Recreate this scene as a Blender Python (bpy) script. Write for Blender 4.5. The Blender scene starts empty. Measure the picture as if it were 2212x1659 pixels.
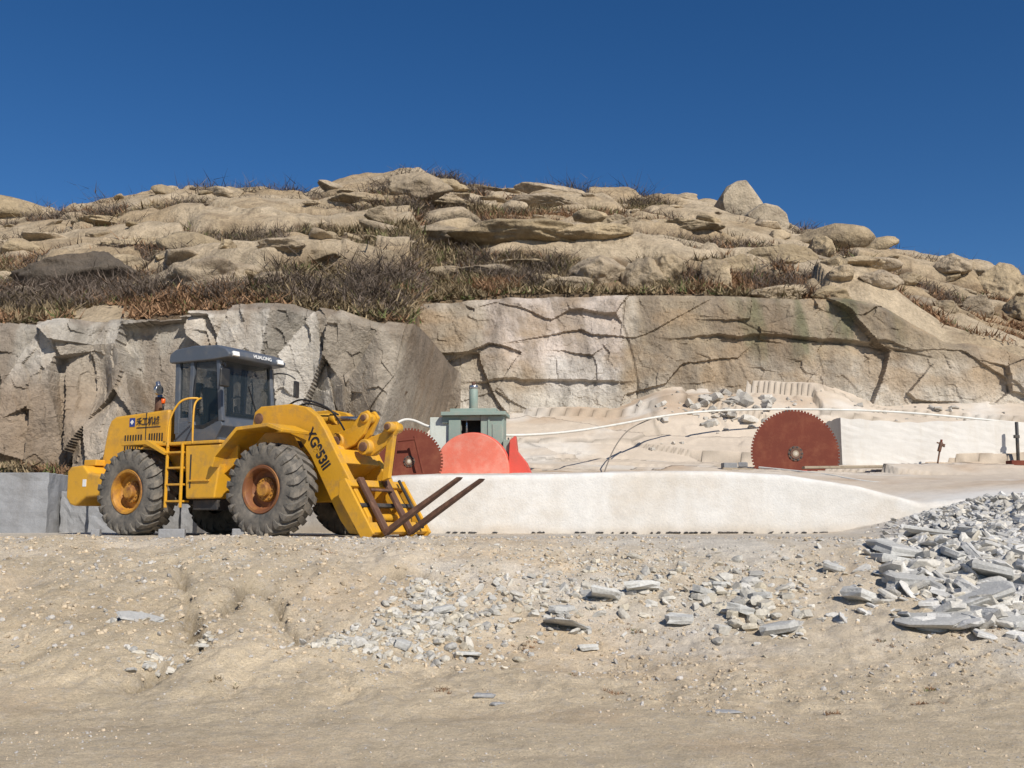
import bpy, bmesh, math, random
import numpy as np
from mathutils import Vector, Matrix, Euler
random.seed(7); rng=np.random.default_rng(11)
sc=bpy.context.scene
R=math.radians
# ------------------------------------------------------------------ camera
EYE=0.3; TH=R(7.73); F=2150.0; CX=1106.0; CY=829.5
cd=bpy.data.cameras.new("camera"); cam=bpy.data.objects.new("camera",cd); sc.collection.objects.link(cam)
cam.location=(0,0,EYE); cam.rotation_euler=(R(90)+TH,0,0)
cd.lens=35.0; cd.sensor_width=36; cd.clip_end=3000; cd.clip_start=0.1
sc.camera=cam
sc.view_settings.view_transform='Standard'; sc.view_settings.look='None'; sc.view_settings.exposure=0
cT,sT=math.cos(TH),math.sin(TH)
def ray(px,py):
    u=(px-CX)/F; v=(CY-py)/F; d=cT-v*sT
    return u/d,(sT+v*cT)/d
def W(px,py,D):
    a,b=ray(px,py); return (a*D,D,EYE+b*D)
# ------------------------------------------------------------------ light
az=R(30); el=R(39)   # sun: behind the camera, to the right
sdir=Vector((math.sin(az)*math.cos(el),-math.cos(az)*math.cos(el),math.sin(el)))
sl=bpy.data.lights.new("sun",'SUN'); sl.energy=5.0; sl.angle=R(0.5); sl.color=(1,0.935,0.835)
so=bpy.data.objects.new("sun",sl); sc.collection.objects.link(so)
so.rotation_euler=sdir.to_track_quat('Z','Y').to_euler()
w=bpy.data.worlds.new("World"); sc.world=w; w.use_nodes=True
nt=w.node_tree; bg=nt.nodes['Background']
sky=nt.nodes.new('ShaderNodeTexSky'); sky.sky_type='NISHITA'; sky.sun_disc=False
sky.sun_elevation=el; sky.sun_rotation=math.atan2(sdir.x,sdir.y)
sky.altitude=1500; sky.air_density=1.0; sky.dust_density=0.2; sky.ozone_density=3.5
hs=nt.nodes.new('ShaderNodeHueSaturation'); hs.inputs['Saturation'].default_value=1.27; hs.inputs['Hue'].default_value=.505
nt.links.new(sky.outputs[0],hs.inputs['Color']); nt.links.new(hs.outputs[0],bg.inputs[0])
bg.inputs[1].default_value=0.083
# ------------------------------------------------------------------ numpy noise
def h3(ix,iy,iz,seed):
    n=(ix.astype(np.int64)*374761393+iy.astype(np.int64)*668265263+iz.astype(np.int64)*2147483647+seed*1274126177)&0xFFFFFFFF
    n=((n^(n>>13))*1274126177)&0xFFFFFFFF
    n=((n^(n>>16))*2246822519)&0xFFFFFFFF
    n=n^(n>>15)
    return (n&0xFFFFFF)/float(0xFFFFFF)
def vn(x,y,z=0.0,seed=0):
    x=np.asarray(x,float); y=np.asarray(y,float)+0*x; z=np.asarray(z,float)+0*x; x=x+0*y
    ix,iy,iz=np.floor(x),np.floor(y),np.floor(z)
    fx,fy,fz=x-ix,y-iy,z-iz
    fx=fx*fx*fx*(fx*(fx*6-15)+10);fy=fy*fy*fy*(fy*(fy*6-15)+10);fz=fz*fz*fz*(fz*(fz*6-15)+10)
    r=0
    for a in (0,1):
        for b in (0,1):
            for c in (0,1):
                wt=(fx if a else 1-fx)*(fy if b else 1-fy)*(fz if c else 1-fz)
                r=r+wt*h3(ix+a,iy+b,iz+c,seed)
    return r*2-1
def fbm(x,y,z=0.0,o=4,seed=0,g=.5):
    r=0;a=1;s=0
    for i in range(o):
        f=2.03**i
        r=r+a*vn(np.asarray(x)*f+i*17.3,np.asarray(y)*f+i*5.1,np.asarray(z)*f,seed+i); s+=a; a*=g
    return r/s
def worley(x,y,seed):
    ix,iy=np.floor(x),np.floor(y)
    b1=np.full(x.shape,9.);b2=np.full(x.shape,9.)
    dxb=np.zeros(x.shape);dyb=np.zeros(x.shape);cx=np.zeros(x.shape);cy=np.zeros(x.shape)
    for a in (-1,0,1):
        for b in (-1,0,1):
            jx,jy=ix+a,iy+b
            sx=jx+.1+.8*h3(jx,jy,jx*0,seed); sy=jy+.1+.8*h3(jx,jy,jx*0+1,seed)
            dx,dy=x-sx,y-sy; d=np.sqrt(dx*dx+dy*dy)
            m=d<b1
            b2=np.where(m,b1,np.minimum(b2,d)); b1=np.where(m,d,b1)
            dxb=np.where(m,dx,dxb);dyb=np.where(m,dy,dyb);cx=np.where(m,jx,cx);cy=np.where(m,jy,cy)
    rr=[h3(cx,cy,cx*0+k,seed) for k in (2,3,4)]
    return b2-b1,dxb,dyb,rr
def ss(a,b,x):
    t=np.clip((np.asarray(x,float)-a)/(b-a),0,1); return t*t*(3-2*t)
def lerp(a,b,t):
    t=np.asarray(t)[...,None]; return np.asarray(a)*(1-t)+np.asarray(b)*t
# ------------------------------------------------------------------ mesh helpers
def npmesh(name,V,Fc,mat,smooth=False,col=None,link=True):
    me=bpy.data.meshes.new(name); k=Fc.shape[1]
    me.vertices.add(len(V)); me.vertices.foreach_set('co',np.ascontiguousarray(V,np.float32).ravel())
    me.loops.add(Fc.size); me.loops.foreach_set('vertex_index',np.ascontiguousarray(Fc,np.int32).ravel())
    me.polygons.add(len(Fc)); me.polygons.foreach_set('loop_start',np.arange(0,Fc.size,k,dtype=np.int32))
    me.polygons.foreach_set('use_smooth',np.full(len(Fc),smooth))
    me.update(calc_edges=True); me.validate()
    if col is not None:
        ca=me.color_attributes.new('Col','FLOAT_COLOR','POINT')
        c=np.ones((len(V),4),np.float32); c[:,:3]=np.clip(col,0,1); ca.data.foreach_set('color',c.ravel())
    me.materials.append(mat)
    ob=bpy.data.objects.new(name,me); sc.collection.objects.link(ob); return ob
def gridfaces(n,m):
    i=np.arange(n*m).reshape(n,m)
    return np.stack([i[:-1,:-1],i[1:,:-1],i[1:,1:],i[:-1,1:]],-1).reshape(-1,4)
def ico(sub):
    bm=bmesh.new(); bmesh.ops.create_icosphere(bm,subdivisions=sub,radius=1)
    V=np.array([v.co[:] for v in bm.verts]); Fc=np.array([[v.index for v in f.verts] for f in bm.faces]); bm.free(); return V,Fc
def rotate(P,tx,ty,yw):
    x,y,z=P[...,0],P[...,1],P[...,2]
    c,s=np.cos(tx)[:,None],np.sin(tx)[:,None]; y,z=y*c-z*s,y*s+z*c
    c,s=np.cos(ty)[:,None],np.sin(ty)[:,None]; x,z=x*c+z*s,-x*s+z*c
    c,s=np.cos(yw)[:,None],np.sin(yw)[:,None]; x,y=x*c-y*s,x*s+y*c
    return np.stack([x,y,z],-1)
def rocks(name,C,S,mat,sub=2,K=10,dmin=.55,cols=None,tilt=.5,smooth=False,nz=0,yaw=None,seed=1):
    r=np.random.default_rng(seed); V,Fc=ico(sub); N=len(C); M=len(V)
    n=r.normal(size=(N,K,3)); n/=np.linalg.norm(n,axis=2,keepdims=True); d=r.uniform(dmin,1,(N,K))
    dots=np.einsum('nkc,mc->nmk',n,V); rad=np.where(dots>.05,d[:,None,:]/np.maximum(dots,.05),9).min(2)
    rad=np.minimum(rad,1.05)
    if nz:
        o=r.uniform(0,99,(N,1))
        a=V[None,:,0]+o
        rad=rad*(1+nz*fbm(a*1.6,V[None,:,1]*1.6+o,V[None,:,2]*1.6,4,seed=3,g=.6))
    P=V[None]*rad[...,None]*S[:,None,:]
    ty=r.normal(0,tilt,N); tx=r.normal(0,tilt,N); yw=r.uniform(0,6.28,N) if yaw is None else yaw
    P=rotate(P,tx,ty,yw)+C[:,None,:]
    FF=(Fc[None]+(np.arange(N)*M)[:,None,None]).reshape(-1,3)
    col=None
    if cols is not None: col=np.repeat(cols,M,axis=0)
    return npmesh(name,P.reshape(-1,3),FF,mat,smooth,col)
def shards(name,C,S,mat,cols,tilt=.4,yaw=None,seed=1):
    # broken flat slabs: irregular polygons with thickness and chipped edges
    r=np.random.default_rng(seed); N=len(C); k=8
    ang=(np.arange(k)[None]+r.uniform(-.42,.42,(N,k)))*2*np.pi/k
    rd=r.uniform(.55,1.1,(N,k)); rd[:,::2]*=r.uniform(.75,1.05,(N,k//2))
    rings=[]
    for zz,sc_,j in ((-1,.92,.10),(-.1,1.0,.06),(.75,.97,.05),(1,.86,.05)):
        q=rd*sc_*(1+r.normal(0,j,(N,k)))
        rings.append(np.stack([q*np.cos(ang),q*np.sin(ang),zz+r.normal(0,.12,(N,k))],-1))
    bot=np.stack([np.zeros(N),np.zeros(N),-1+0*np.zeros(N)],-1)[:,None]; top=np.stack([r.normal(0,.1,N),r.normal(0,.1,N),1.05+r.normal(0,.08,N)],-1)[:,None]
    P=np.concatenate(rings+[bot,top],1); M=P.shape[1]
    f=[]
    for q in range(3):
        for i in range(k):
            j=(i+1)%k; a,b,c,d=q*k+i,q*k+j,(q+1)*k+j,(q+1)*k+i; f+=[(a,b,c),(a,c,d)]
    for i in range(k):
        j=(i+1)%k; f+=[(4*k,j,i),(4*k+1,3*k+i,3*k+j)]
    f=np.array(f); P=P*S[:,None,:]
    P=rotate(P,r.normal(0,tilt,N),r.normal(0,tilt,N),r.uniform(0,6.28,N) if yaw is None else yaw)+C[:,None,:]
    return npmesh(name,P.reshape(-1,3),(f[None]+(np.arange(N)*M)[:,None,None]).reshape(-1,3),mat,False,np.repeat(cols,M,axis=0))
# ------------------------------------------------------------------ materials
def newmat(name):
    m=bpy.data.materials.new(name); m.use_nodes=True; n=m.node_tree; return m,n,n.nodes['Principled BSDF']
def node(n,t,**k):
    a=n.nodes.new(t)
    for kk,v in k.items(): setattr(a,kk,v)
    return a
def noise(n,co,scale,detail=6,rough=.6,stretch=None):
    if stretch:
        mp=node(n,'ShaderNodeMapping'); mp.inputs['Scale'].default_value=stretch; n.links.new(co,mp.inputs['Vector']); co=mp.outputs[0]
    t=node(n,'ShaderNodeTexNoise'); t.inputs['Scale'].default_value=scale; t.inputs['Detail'].default_value=detail; t.inputs['Roughness'].default_value=rough
    n.links.new(co,t.inputs['Vector']); return t.outputs['Fac']
def maprange(n,s,a,b,c,d):
    t=node(n,'ShaderNodeMapRange'); n.links.new(s,t.inputs[0])
    for i,v in zip((1,2,3,4),(a,b,c,d)): t.inputs[i].default_value=v
    return t.outputs[0]
def scalecol(n,c,f):
    t=node(n,'ShaderNodeVectorMath',operation='SCALE'); n.links.new(c,t.inputs[0]); n.links.new(f,t.inputs['Scale']); return t.outputs[0]
def mixc(n,f,a,b):
    t=node(n,'ShaderNodeMixRGB'); n.links.new(f,t.inputs[0])
    for i,v in ((1,a),(2,b)):
        if isinstance(v,tuple): t.inputs[i].default_value=v+(1,)
        else: n.links.new(v,t.inputs[i])
    return t.outputs[0]
def stone(name,base=None,layers=((1.2,.25),(9,.2),(60,.15)),bump=((6,.25),(40,.1)),rough=.95,stain=None):
    m,n,b=newmat(name); tc=node(n,'ShaderNodeTexCoord').outputs['Object']
    if base is None:
        a=node(n,'ShaderNodeAttribute'); a.attribute_name='Col'; c=a.outputs['Color']
    else:
        a=node(n,'ShaderNodeRGB'); a.outputs[0].default_value=base+(1,); c=a.outputs[0]
    if stain:
        for st in (stain if isinstance(stain[0][0],tuple) else (stain,)):
            f=maprange(n,noise(n,tc,st[1],8,.65,st[3] if len(st)>3 else None),.5,.7,0,st[2]); c=mixc(n,f,c,st[0])
    for s,am in layers:
        c=scalecol(n,c,maprange(n,noise(n,tc,s),.25,.75,1-am,1+am))
    n.links.new(c,b.inputs['Base Color']); b.inputs['Roughness'].default_value=rough; b.inputs['Specular IOR Level'].default_value=.2
    prev=None
    for s,d in bump:
        bp=node(n,'ShaderNodeBump'); bp.inputs['Strength'].default_value=1; bp.inputs['Distance'].default_value=d
        n.links.new(noise(n,tc,s,8,.65),bp.inputs['Height'])
        if prev: n.links.new(prev,bp.inputs['Normal'])
        prev=bp.outputs[0]
    if prev: n.links.new(prev,b.inputs['Normal'])
    return m
def paint(name,col,dirt=(.25,.18,.1),amt=.6,rough=.45,metal=0,sc_=3,lo=.48,hi=.72):
    m,n,b=newmat(name); tc=node(n,'ShaderNodeTexCoord').outputs['Object']
    f=maprange(n,noise(n,tc,sc_,10,.7),lo,hi,0,amt)
    c=mixc(n,f,col,dirt); c=scalecol(n,c,maprange(n,noise(n,tc,1.3),.3,.7,.88,1.08))
    n.links.new(c,b.inputs['Base Color']); b.inputs['Metallic'].default_value=metal
    n.links.new(maprange(n,f,0,1,rough,.9),b.inputs['Roughness'])
    bp=node(n,'ShaderNodeBump'); bp.inputs['Distance'].default_value=.004; n.links.new(noise(n,tc,25,6),bp.inputs['Height']); n.links.new(bp.outputs[0],b.inputs['Normal'])
    return m
M_ground=stone('ground_gravel',layers=((.5,.08),(3,.12),(20,.15),(70,.26)),bump=((7,.03),(30,.028),(90,.016)),stain=(((.48,.385,.26),1.6,.4),((.58,.54,.49),9,.4)))
M_rock=stone('cliff_granite',layers=((.35,.18),(2.2,.20),(14,.14)),bump=((1.6,.14),(9,.07)),stain=(((.21,.145,.085),.7,.6,(1,1,.5)),((.13,.115,.095),1.1,.6,(1,1,.22))))
M_bench=stone('bench_granite',layers=((.5,.06),(4,.06),(22,.06)),bump=((3,.015),(25,.01)),stain=((.50,.42,.32),.5,.45,(1,1,1.6)))
M_hill=stone('hill_soil',layers=((.3,.15),(2,.22),(10,.2)),bump=((1,.25),(6,.12)),stain=(((.15,.115,.08),.8,.5,(1,1,2.)),))
M_bould=stone('boulder_granite',layers=((.25,.12),(1.5,.2),(7,.15)),bump=((.8,.35),(4,.12)),stain=(((.16,.12,.085),.6,.6,(1,1,2.5)),((.12,.10,.08),1.2,.6,(1,1,.3))))
M_rub=stone('rubble_granite',layers=((3,.12),(30,.2)),bump=((25,.015),))
M_veg=stone('dry_vegetation',layers=((.4,.25),),bump=())
M_white=stone('sawn_granite',(.66,.64,.60),layers=((.5,.06),(5,.05),(60,.05)),bump=((12,.006),),stain=((.50,.43,.33),.8,.35,(2,1,.4)))
M_grayb=stone('grey_granite_with_shade',(.27,.275,.285),layers=((.8,.18),(6,.12),(40,.1)),bump=((5,.02),(12,.01),),stain=((.16,.15,.14),1.0,.6,(1,1,.4)))  # grey stone, with the left blocks' blue-grey shade in the base colour
M_yel=paint('yellow_paint',(.66,.345,.024),(.30,.19,.09),.75,.42)
M_yel2=paint('yellow_wheel_paint',(.52,.25,.03),(.16,.06,.03),.9,.5,lo=.42,hi=.62)
M_rustrim=paint('rusty_rim',(.20,.075,.03),(.5,.25,.05),.7,.6)
M_rust=paint('rust',(.14,.028,.013),(.24,.09,.045),.45,.85,sc_=2.5)
M_rustf=paint('fork_rust',(.11,.055,.035),(.28,.15,.09),.7,.75,sc_=6)
M_dark=paint('dark_frame',(.03,.03,.032),(.14,.11,.08),.7,.6)
M_black=paint('black_plastic',(.015,.015,.016),(.1,.09,.07),.4,.4)
M_cab=paint('cab_grey_paint',(.085,.10,.125),(.22,.2,.17),.5,.4)
M_tyre=paint('tyre_rubber',(.075,.073,.068),(.27,.235,.19),.9,.9,sc_=5,lo=.35,hi=.7)
M_green=paint('machine_green',(.24,.31,.27),(.36,.34,.28),.8,.6)
M_pale=paint('machine_pale',(.58,.62,.56),(.35,.33,.27),.5,.6)
M_red=paint('red_guard',(.68,.17,.11),(.70,.36,.28),.8,.6,sc_=2.2,lo=.45,hi=.75)
M_red2=paint('red_guard_side',(.60,.08,.055),(.4,.1,.07),.6,.6)  # deeper red, with the shade of the guard's right side painted in
M_steel=paint('steel',(.5,.5,.5),(.3,.2,.12),.3,.25,metal=.9)
M_wood=paint('weathered_wood',(.36,.30,.22),(.16,.12,.08),.8,.9)
M_hose=paint('white_hose',(.7,.69,.64),(.45,.4,.3),.5,.6)
M_hosed=paint('dark_hose',(.22,.19,.16),(.3,.26,.2),.5,.6)
M_blue=paint('blue_decal',(.02,.05,.25),(.1,.1,.1),.1)
M_decal=paint('black_decal',(.02,.02,.03),(.3,.2,.05),.5)
M_whited=paint('white_decal',(.8,.8,.78),(.5,.5,.4),.1)
M_seat=paint('seat',(.02,.02,.022),(.05,.05,.05),.3,.8)
M_orange=paint('orange_lens',(.8,.12,.01),(.5,.1,.02),.2,.3)
m,n,b=newmat('cab_glass'); b.inputs['Base Color'].default_value=(.03,.04,.045,1); b.inputs['Roughness'].default_value=.05; b.inputs['Alpha'].default_value=.35; M_glass=m
# ------------------------------------------------------------------ terrain functions
def G0(x,y):
    x=np.asarray(x,float);y=np.asarray(y,float)
    yb=8.6+2.4*ss(-5,2,x)+.5*np.sin(x*.55+1)
    yt=15.4+.35*np.sin(x*.4)
    s=np.clip((y-yb)/(yt-yb),0,1); s=.45*s+.55*s*s*(3-2*s)
    z=-1.32*(1-s)
    z=z+.80*ss(6.1,10.8,x)*ss(13.2,18.7,y)
    return z
def ghit(px,py):
    px=np.asarray(px,float);py=np.asarray(py,float)
    a,b=ray(px,py); res=np.full(px.shape,np.nan)
    prev=np.full(px.shape,False)
    for y in np.arange(4,20.9,.04):
        h=G0(a*y,y)>=EYE+b*y
        new=h&~prev; res[new]=y; prev|=h
    ok=prev
    return a*res,res,ok
gul=[]
for pl in ([(375,1215),(400,1260),(402,1310),(425,1360),(440,1400),(360,1440),(300,1480)],[(560,1262),(600,1290),(618,1330),(645,1350),(640,1410)],[(480,1330),(520,1275),(560,1262)],[(860,1230),(900,1225),(930,1245)],[(385,1222),(480,1215)]):
    xx,yy,ok=ghit([p[0] for p in pl],[p[1] for p in pl]); gul.append(list(zip(xx[ok],yy[ok])))
def guld(x,y,wd=.05):
    d=np.full(np.shape(x),9.)
    for pl in gul:
        for (x0,y0),(x1,y1) in zip(pl[:-1],pl[1:]):
            L2=(x1-x0)**2+(y1-y0)**2+1e-6
            t=np.clip(((x-x0)*(x1-x0)+(y-y0)*(y1-y0))/L2,0,1)
            d=np.minimum(d,np.hypot(x-x0-t*(x1-x0),y-y0-t*(y1-y0)))
    return np.maximum(d+.12*fbm(x*4,y*4,0,4,seed=33,g=.65),0)
def tracks(x,y):
    # faint wheel ruts across the lower left ground
    c=7.2+.10*x+.25*np.sin(x*.35)
    t=np.exp(-((y-c)/.16)**2)+np.exp(-((y-c-1.5)/.16)**2)
    return t*(1-ss(-1,2.5,x))*(.7+.3*np.sin(x*22+y*9))
def G(x,y):
    z=G0(x,y); sl=ss(8,10,y)*(1-ss(14.6,15.8,y))
    pile=ss(5.6,9,x)*ss(12.5,15,y)
    lf=1-ss(-2,1,x)
    amp=.02+(.13+.10*lf)*sl+.10*pile
    z=z+amp*fbm(x*.75,y*.6,0,6,seed=5,g=.55)+.02*fbm(x*4,y*4,0,3,seed=9)*(.5+sl)*(1-.6*ss(15.4,16,y))
    z=z+.05*sl*np.abs(fbm(x*1.8,y*1.4,0,5,seed=19,g=.6))
    z=z+.014*fbm(x*9,y*9,0,2,seed=39)*ss(4,6,y)*(1-ss(14,15.5,y))*(.5+.5*sl)
    z=z-.025*tracks(x,y)
    d=guld(x,y)
    z=z-.20*np.exp(-(d/.06)**2)-.06*np.exp(-(d/.25)**2)
    return z
xs=np.concatenate([-np.geomspace(700,15,26)[:-1],np.linspace(-14,-12.1,14),np.arange(-12,12,.04),np.linspace(12.1,14,14),np.geomspace(15,700,26)])
ys=np.concatenate([-np.geomspace(700,2,16),np.linspace(0,4.5,12),4.55+np.cumsum(np.linspace(.022,.055,320)),])
ys=np.concatenate([ys[ys<21],np.arange(21,27.5,.25),np.geomspace(28,900,25)])
X,Y=np.meshgrid(xs,ys,indexing='ij')
Z=G(X,Y)
far=ss(22,30,Y); Z=Z*(1-far)-.6*far
sl=ss(8.5,10.5,Y)*(1-ss(15,16,Y))
c=lerp((.70,.575,.40),(.66,.56,.425),ss(9.5,13,Y))
c=lerp(c,(.63,.585,.51),ss(14.6,15.8,Y)*.8)
n1=fbm(X*.5,Y*.8,0,5,seed=21)
c=lerp(c,(.64,.485,.315),ss(.0,.5,n1)*.55)
c=lerp(c,(.68,.645,.58),ss(.05,.45,fbm(X*.4,Y*.6,0,5,seed=25))*.55*sl)
c=lerp(c,(.50,.41,.285),ss(.05,.5,fbm(X*2,Y*2,0,4,seed=29))*.4)
c=lerp(c,(.50,.41,.28),ss(.0,.4,fbm(X*.6,Y*.6,0,5,seed=31))*(1-ss(-4,0,X))*(.35+.3*sl))
c=lerp(c,(.60,.595,.58),ss(5.8,8.5,X)*ss(13.5,15.5,Y)*.8)
c=c*(1-.40*np.exp(-(guld(X,Y)/.08)**2))[...,None]*(1-.06*tracks(X,Y))[...,None]  # gully beds darkened in the colour to stand in for their shadows
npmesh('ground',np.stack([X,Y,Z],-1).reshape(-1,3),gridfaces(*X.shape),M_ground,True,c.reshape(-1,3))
# ------------------------------------------------------------------ bench
def yw(x): return 21+2.6*(1-ss(-6.5,-2,x))+2.4*(1-ss(-8.5,-7,x))
def zfront(x):
    return np.interp(x,[-60,-9,-3.5,-1.8,0,3,4.4,5.8,7.3,8.6,10.5,14,40],[1.5,1.3,1.12,1.22,1.22,1.3,1.3,1.22,.98,.62,.8,1.0,1.3])
def Bz(x,y):
    zf=zfront(x); y0=yw(x)
    k=[27.5,30,32,34,36,38,45]
    zz=np.interp(y,k,[1.55,1.85,2.2,3.1,4.1,4.9,5])
    t=np.clip((y-y0)/(27.5-y0+1e-6),0,1)
    z=np.where(y<27.5,zf+(1.55-zf)*t,zz)
    z=z+.7*ss(3.5,6,x)*(1-ss(11,14,x))*ss(33.5,36,y)
    e,dx,dy,rr=worley(x*.20+.1*fbm(x*.4,y*.4,0,3,seed=2),y*.60+x*.10,51)
    am=ss(26.5,29,y)
    z=z+am*(.55*(rr[0]-.5)+.34*(rr[1]-.5)*dx+.22*(rr[2]-.5)*dy)
    e2,dx2,dy2,r2=worley(x*.8,y*1.6+x*.2,57)
    z=z+am*.12*(r2[0]-.5)+.05*fbm(x*.8,y*.8,0,5,seed=6,g=.6)*ss(y0+.0,y0+1.5,y)
    return z
xs=np.concatenate([np.linspace(-60,-13,30),np.arange(-12.9,22,.07),np.linspace(22.2,60,30)])
nf=24; yb=np.concatenate([np.linspace(0,6,60),np.linspace(6.06,19,190)])
X=np.repeat(xs[:,None],nf+len(yb),1); Y=np.zeros_like(X); Z=np.zeros_like(X)
y0=yw(xs)
Yb=y0[:,None]+yb[None]*((40-y0)/19)[:,None]
Zb=Bz(X[:,nf:],Yb)
edge=.06*fbm(xs*1.5,xs*0,0,5,seed=8,g=.6)
Zb[:,0]+=edge-.03
v=np.linspace(0,1,nf)[None]
Z[:,:nf]=-.4+(Zb[:,:1]-.04+.4)*v; Y[:,:nf]=y0[:,None]+.02*fbm(X[:,:nf]*1.2,Z[:,:nf]*1.2,0,4,seed=12)-.02*(1-v)
Z[:,nf:]=Zb; Y[:,nf:]=Yb; Y[:,nf]+=.03
c=np.zeros(X.shape+(3,)); 
c[:]=(.67,.655,.625)
dy=(Y-y0[:,None])
top=ss(.2,2.5,dy)
c=lerp(c,(.54,.455,.36),top*.9)
n1=fbm(X*.3,Y*.5,0,5,seed=41)
c=lerp(c,(.42,.31,.215),ss(0,.5,n1)*top*.75)
c=lerp(c,(.62,.59,.54),ss(0,.5,fbm(X*.4,Y*.7,0,5,seed=43))*top*.7)
e,_,_,rr=worley(X*.20+.1*fbm(X*.4,Y*.4,0,3,seed=2),Y*.60+X*.10,51)
c=c*(1-.45*(1-ss(0,.05,e))*ss(26.5,29,Y))[...,None]
st=ss(.1,.5,fbm(X*1.4,Z*.25,0,4,seed=44))*(1-top)
c=lerp(c,(.54,.49,.42),st*.4)
c=lerp(c,(.59,.565,.52),ss(0,.4,fbm(X*.25,Z*.6,0,5,seed=45))*(1-top)*.5)
c=lerp(c,(.50,.42,.32),(1-ss(0,.25,Z-.0+.1*fbm(X,X*0,0,3,seed=47)))*(1-top)*.5)
npmesh('granite_bench',np.stack([X,Y,Z],-1).reshape(-1,3),gridfaces(*X.shape),M_bench,True,c.reshape(-1,3))
# ------------------------------------------------------------------ hill profile
ridge=[(-1500,600),(-500,520),(0,462),(150,442),(330,416),(430,408),(560,412),(650,415),(700,408),(750,395),(850,380),(900,366),(940,374),(1000,388),(1100,402),(1250,408),(1400,418),(1540,442),(1600,455),(1700,482),(1850,522),(1980,547),(2100,562),(2212,600),(2800,720),(3600,820)]
ftop=[(-1500,760),(-300,715),(0,702),(300,692),(450,674),(640,660),(700,680),(880,702),(900,655),(1050,645),(1100,637),(1500,636),(1880,652),(1940,684),(2040,738),(2212,772),(2800,820),(3600,860)]
ra=np.array([ray(*p) for p in ridge]); fa=np.array([ray(*p) for p in ftop])
YR=76.
def yf_u(u): return 28.4+9.4*ss(-.108,-.092,u)
def Hb(u,y):
    yf=yf_u(u); zf=EYE+np.interp(u,fa[:,0],fa[:,1])*yf; zr=EYE+np.interp(u,ra[:,0],ra[:,1])*YR-.9
    t=(y-yf)/(YR-yf)
    z=zf+(zr-zf)*np.clip(t,0,1)**.95
    z=np.where(t>1,zr-(y-YR)*.12-(np.maximum(y-YR,0))**2*.003,z)
    return np.maximum(z,-1.)
def slabs_at(x,y):
    # exfoliated granite slabs: irregular cells, some present, some soil-covered
    wx=.35*fbm(x*.16,y*.2,0,3,seed=60)+.05*fbm(x*1.2,y*1.2,0,3,seed=59); wy=.30*fbm(x*.22,y*.25,0,3,seed=62)
    e,dx,dy,r=worley(x*.105+wx,y*.32+wy+x*.03,61)
    d=y-yf_u(x/y)
    low=fbm(x*.05,y*.12,0,3,seed=63)
    th=.58-.26*ss(20,40,d)+.28*(1-ss(2,8,d))-.55*low-.12*ss(.0,.3,x/y)
    pres=(r[1]>th).astype(float)
    e2,dx2,dy2,r2=worley(x*.33+wx*2,y*.75+wy*2,65)
    pres2=(r2[1]>.74+.16*(1-ss(2,8,d))-.3*low).astype(float)
    rk=np.maximum(pres*ss(.03,.12,e),pres2*ss(.05,.16,e2))
    h=pres*((.40+.9*r[0])*(1-np.exp(-9*e))+.35*dy+.5*(r[2]-.5)*dx)+pres2*(1-pres)*(.2+.6*r2[0])*(1-np.exp(-6*e2))+pres*.26*(r2[0]-.5)*ss(.0,.08,e)
    crack=np.maximum(pres*(1-ss(.0,.06,e)),pres*(1-ss(0,.05,e2))*.6)
    return rk,h,crack
def H(x,y,full=False):
    u=x/y; z=Hb(u,y); k=ss(0,1.5,y-yf_u(u))
    rk,h,cr_=slabs_at(x,y)
    z=z+k*(.4*fbm(x*.13,y*.2,0,4,seed=64)+h+.14*fbm(x*.9,y*.9,0,3,seed=66)+.30*rk*fbm(x*.3,y*.5,0,4,seed=67))
    return (z,rk,cr_) if full else z
us=np.linspace(-1.15,1.15,900)
tt=np.concatenate([np.linspace(0,1,380)**1.15])
back=np.concatenate([np.linspace(77,100,16),np.geomspace(105,320,14)])
U=np.repeat(us[:,None],1+len(tt)+len(back),1)
Y=np.concatenate([yf_u(us)[:,None],yf_u(us)[:,None]+(YR-yf_u(us))[:,None]*tt[None],np.repeat(back[None],len(us),0)],1)
X=U*Y; Z,rk,crk=H(X,Y,True); Z[:,0]-=2.0; Y[:,0]+=.3
c=lerp((.16,.115,.075),(.25,.18,.11),ss(-.3,.3,fbm(X*.3,Y*.3,0,4,seed=71)))
rc=lerp((.38,.29,.185),(.46,.375,.265),ss(-.3,.4,fbm(X*.2,Y*.3,0,4,seed=73)))
c=lerp(c,rc,ss(.15,.5,rk))
c=c*(1-.55*crk*rk)[...,None]
npmesh('hill',np.stack([X,Y,Z],-1).reshape(-1,3),gridfaces(*X.shape),M_hill,True,c.reshape(-1,3))
def hhit(px,py):
    a,b=ray(px,py); y=np.arange(28.5,80,.1); y=y[y>yf_u(a)]
    h=H(a*y,y)>=EYE+b*y
    return float(y[np.argmax(h)]) if h.any() else 75.
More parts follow.
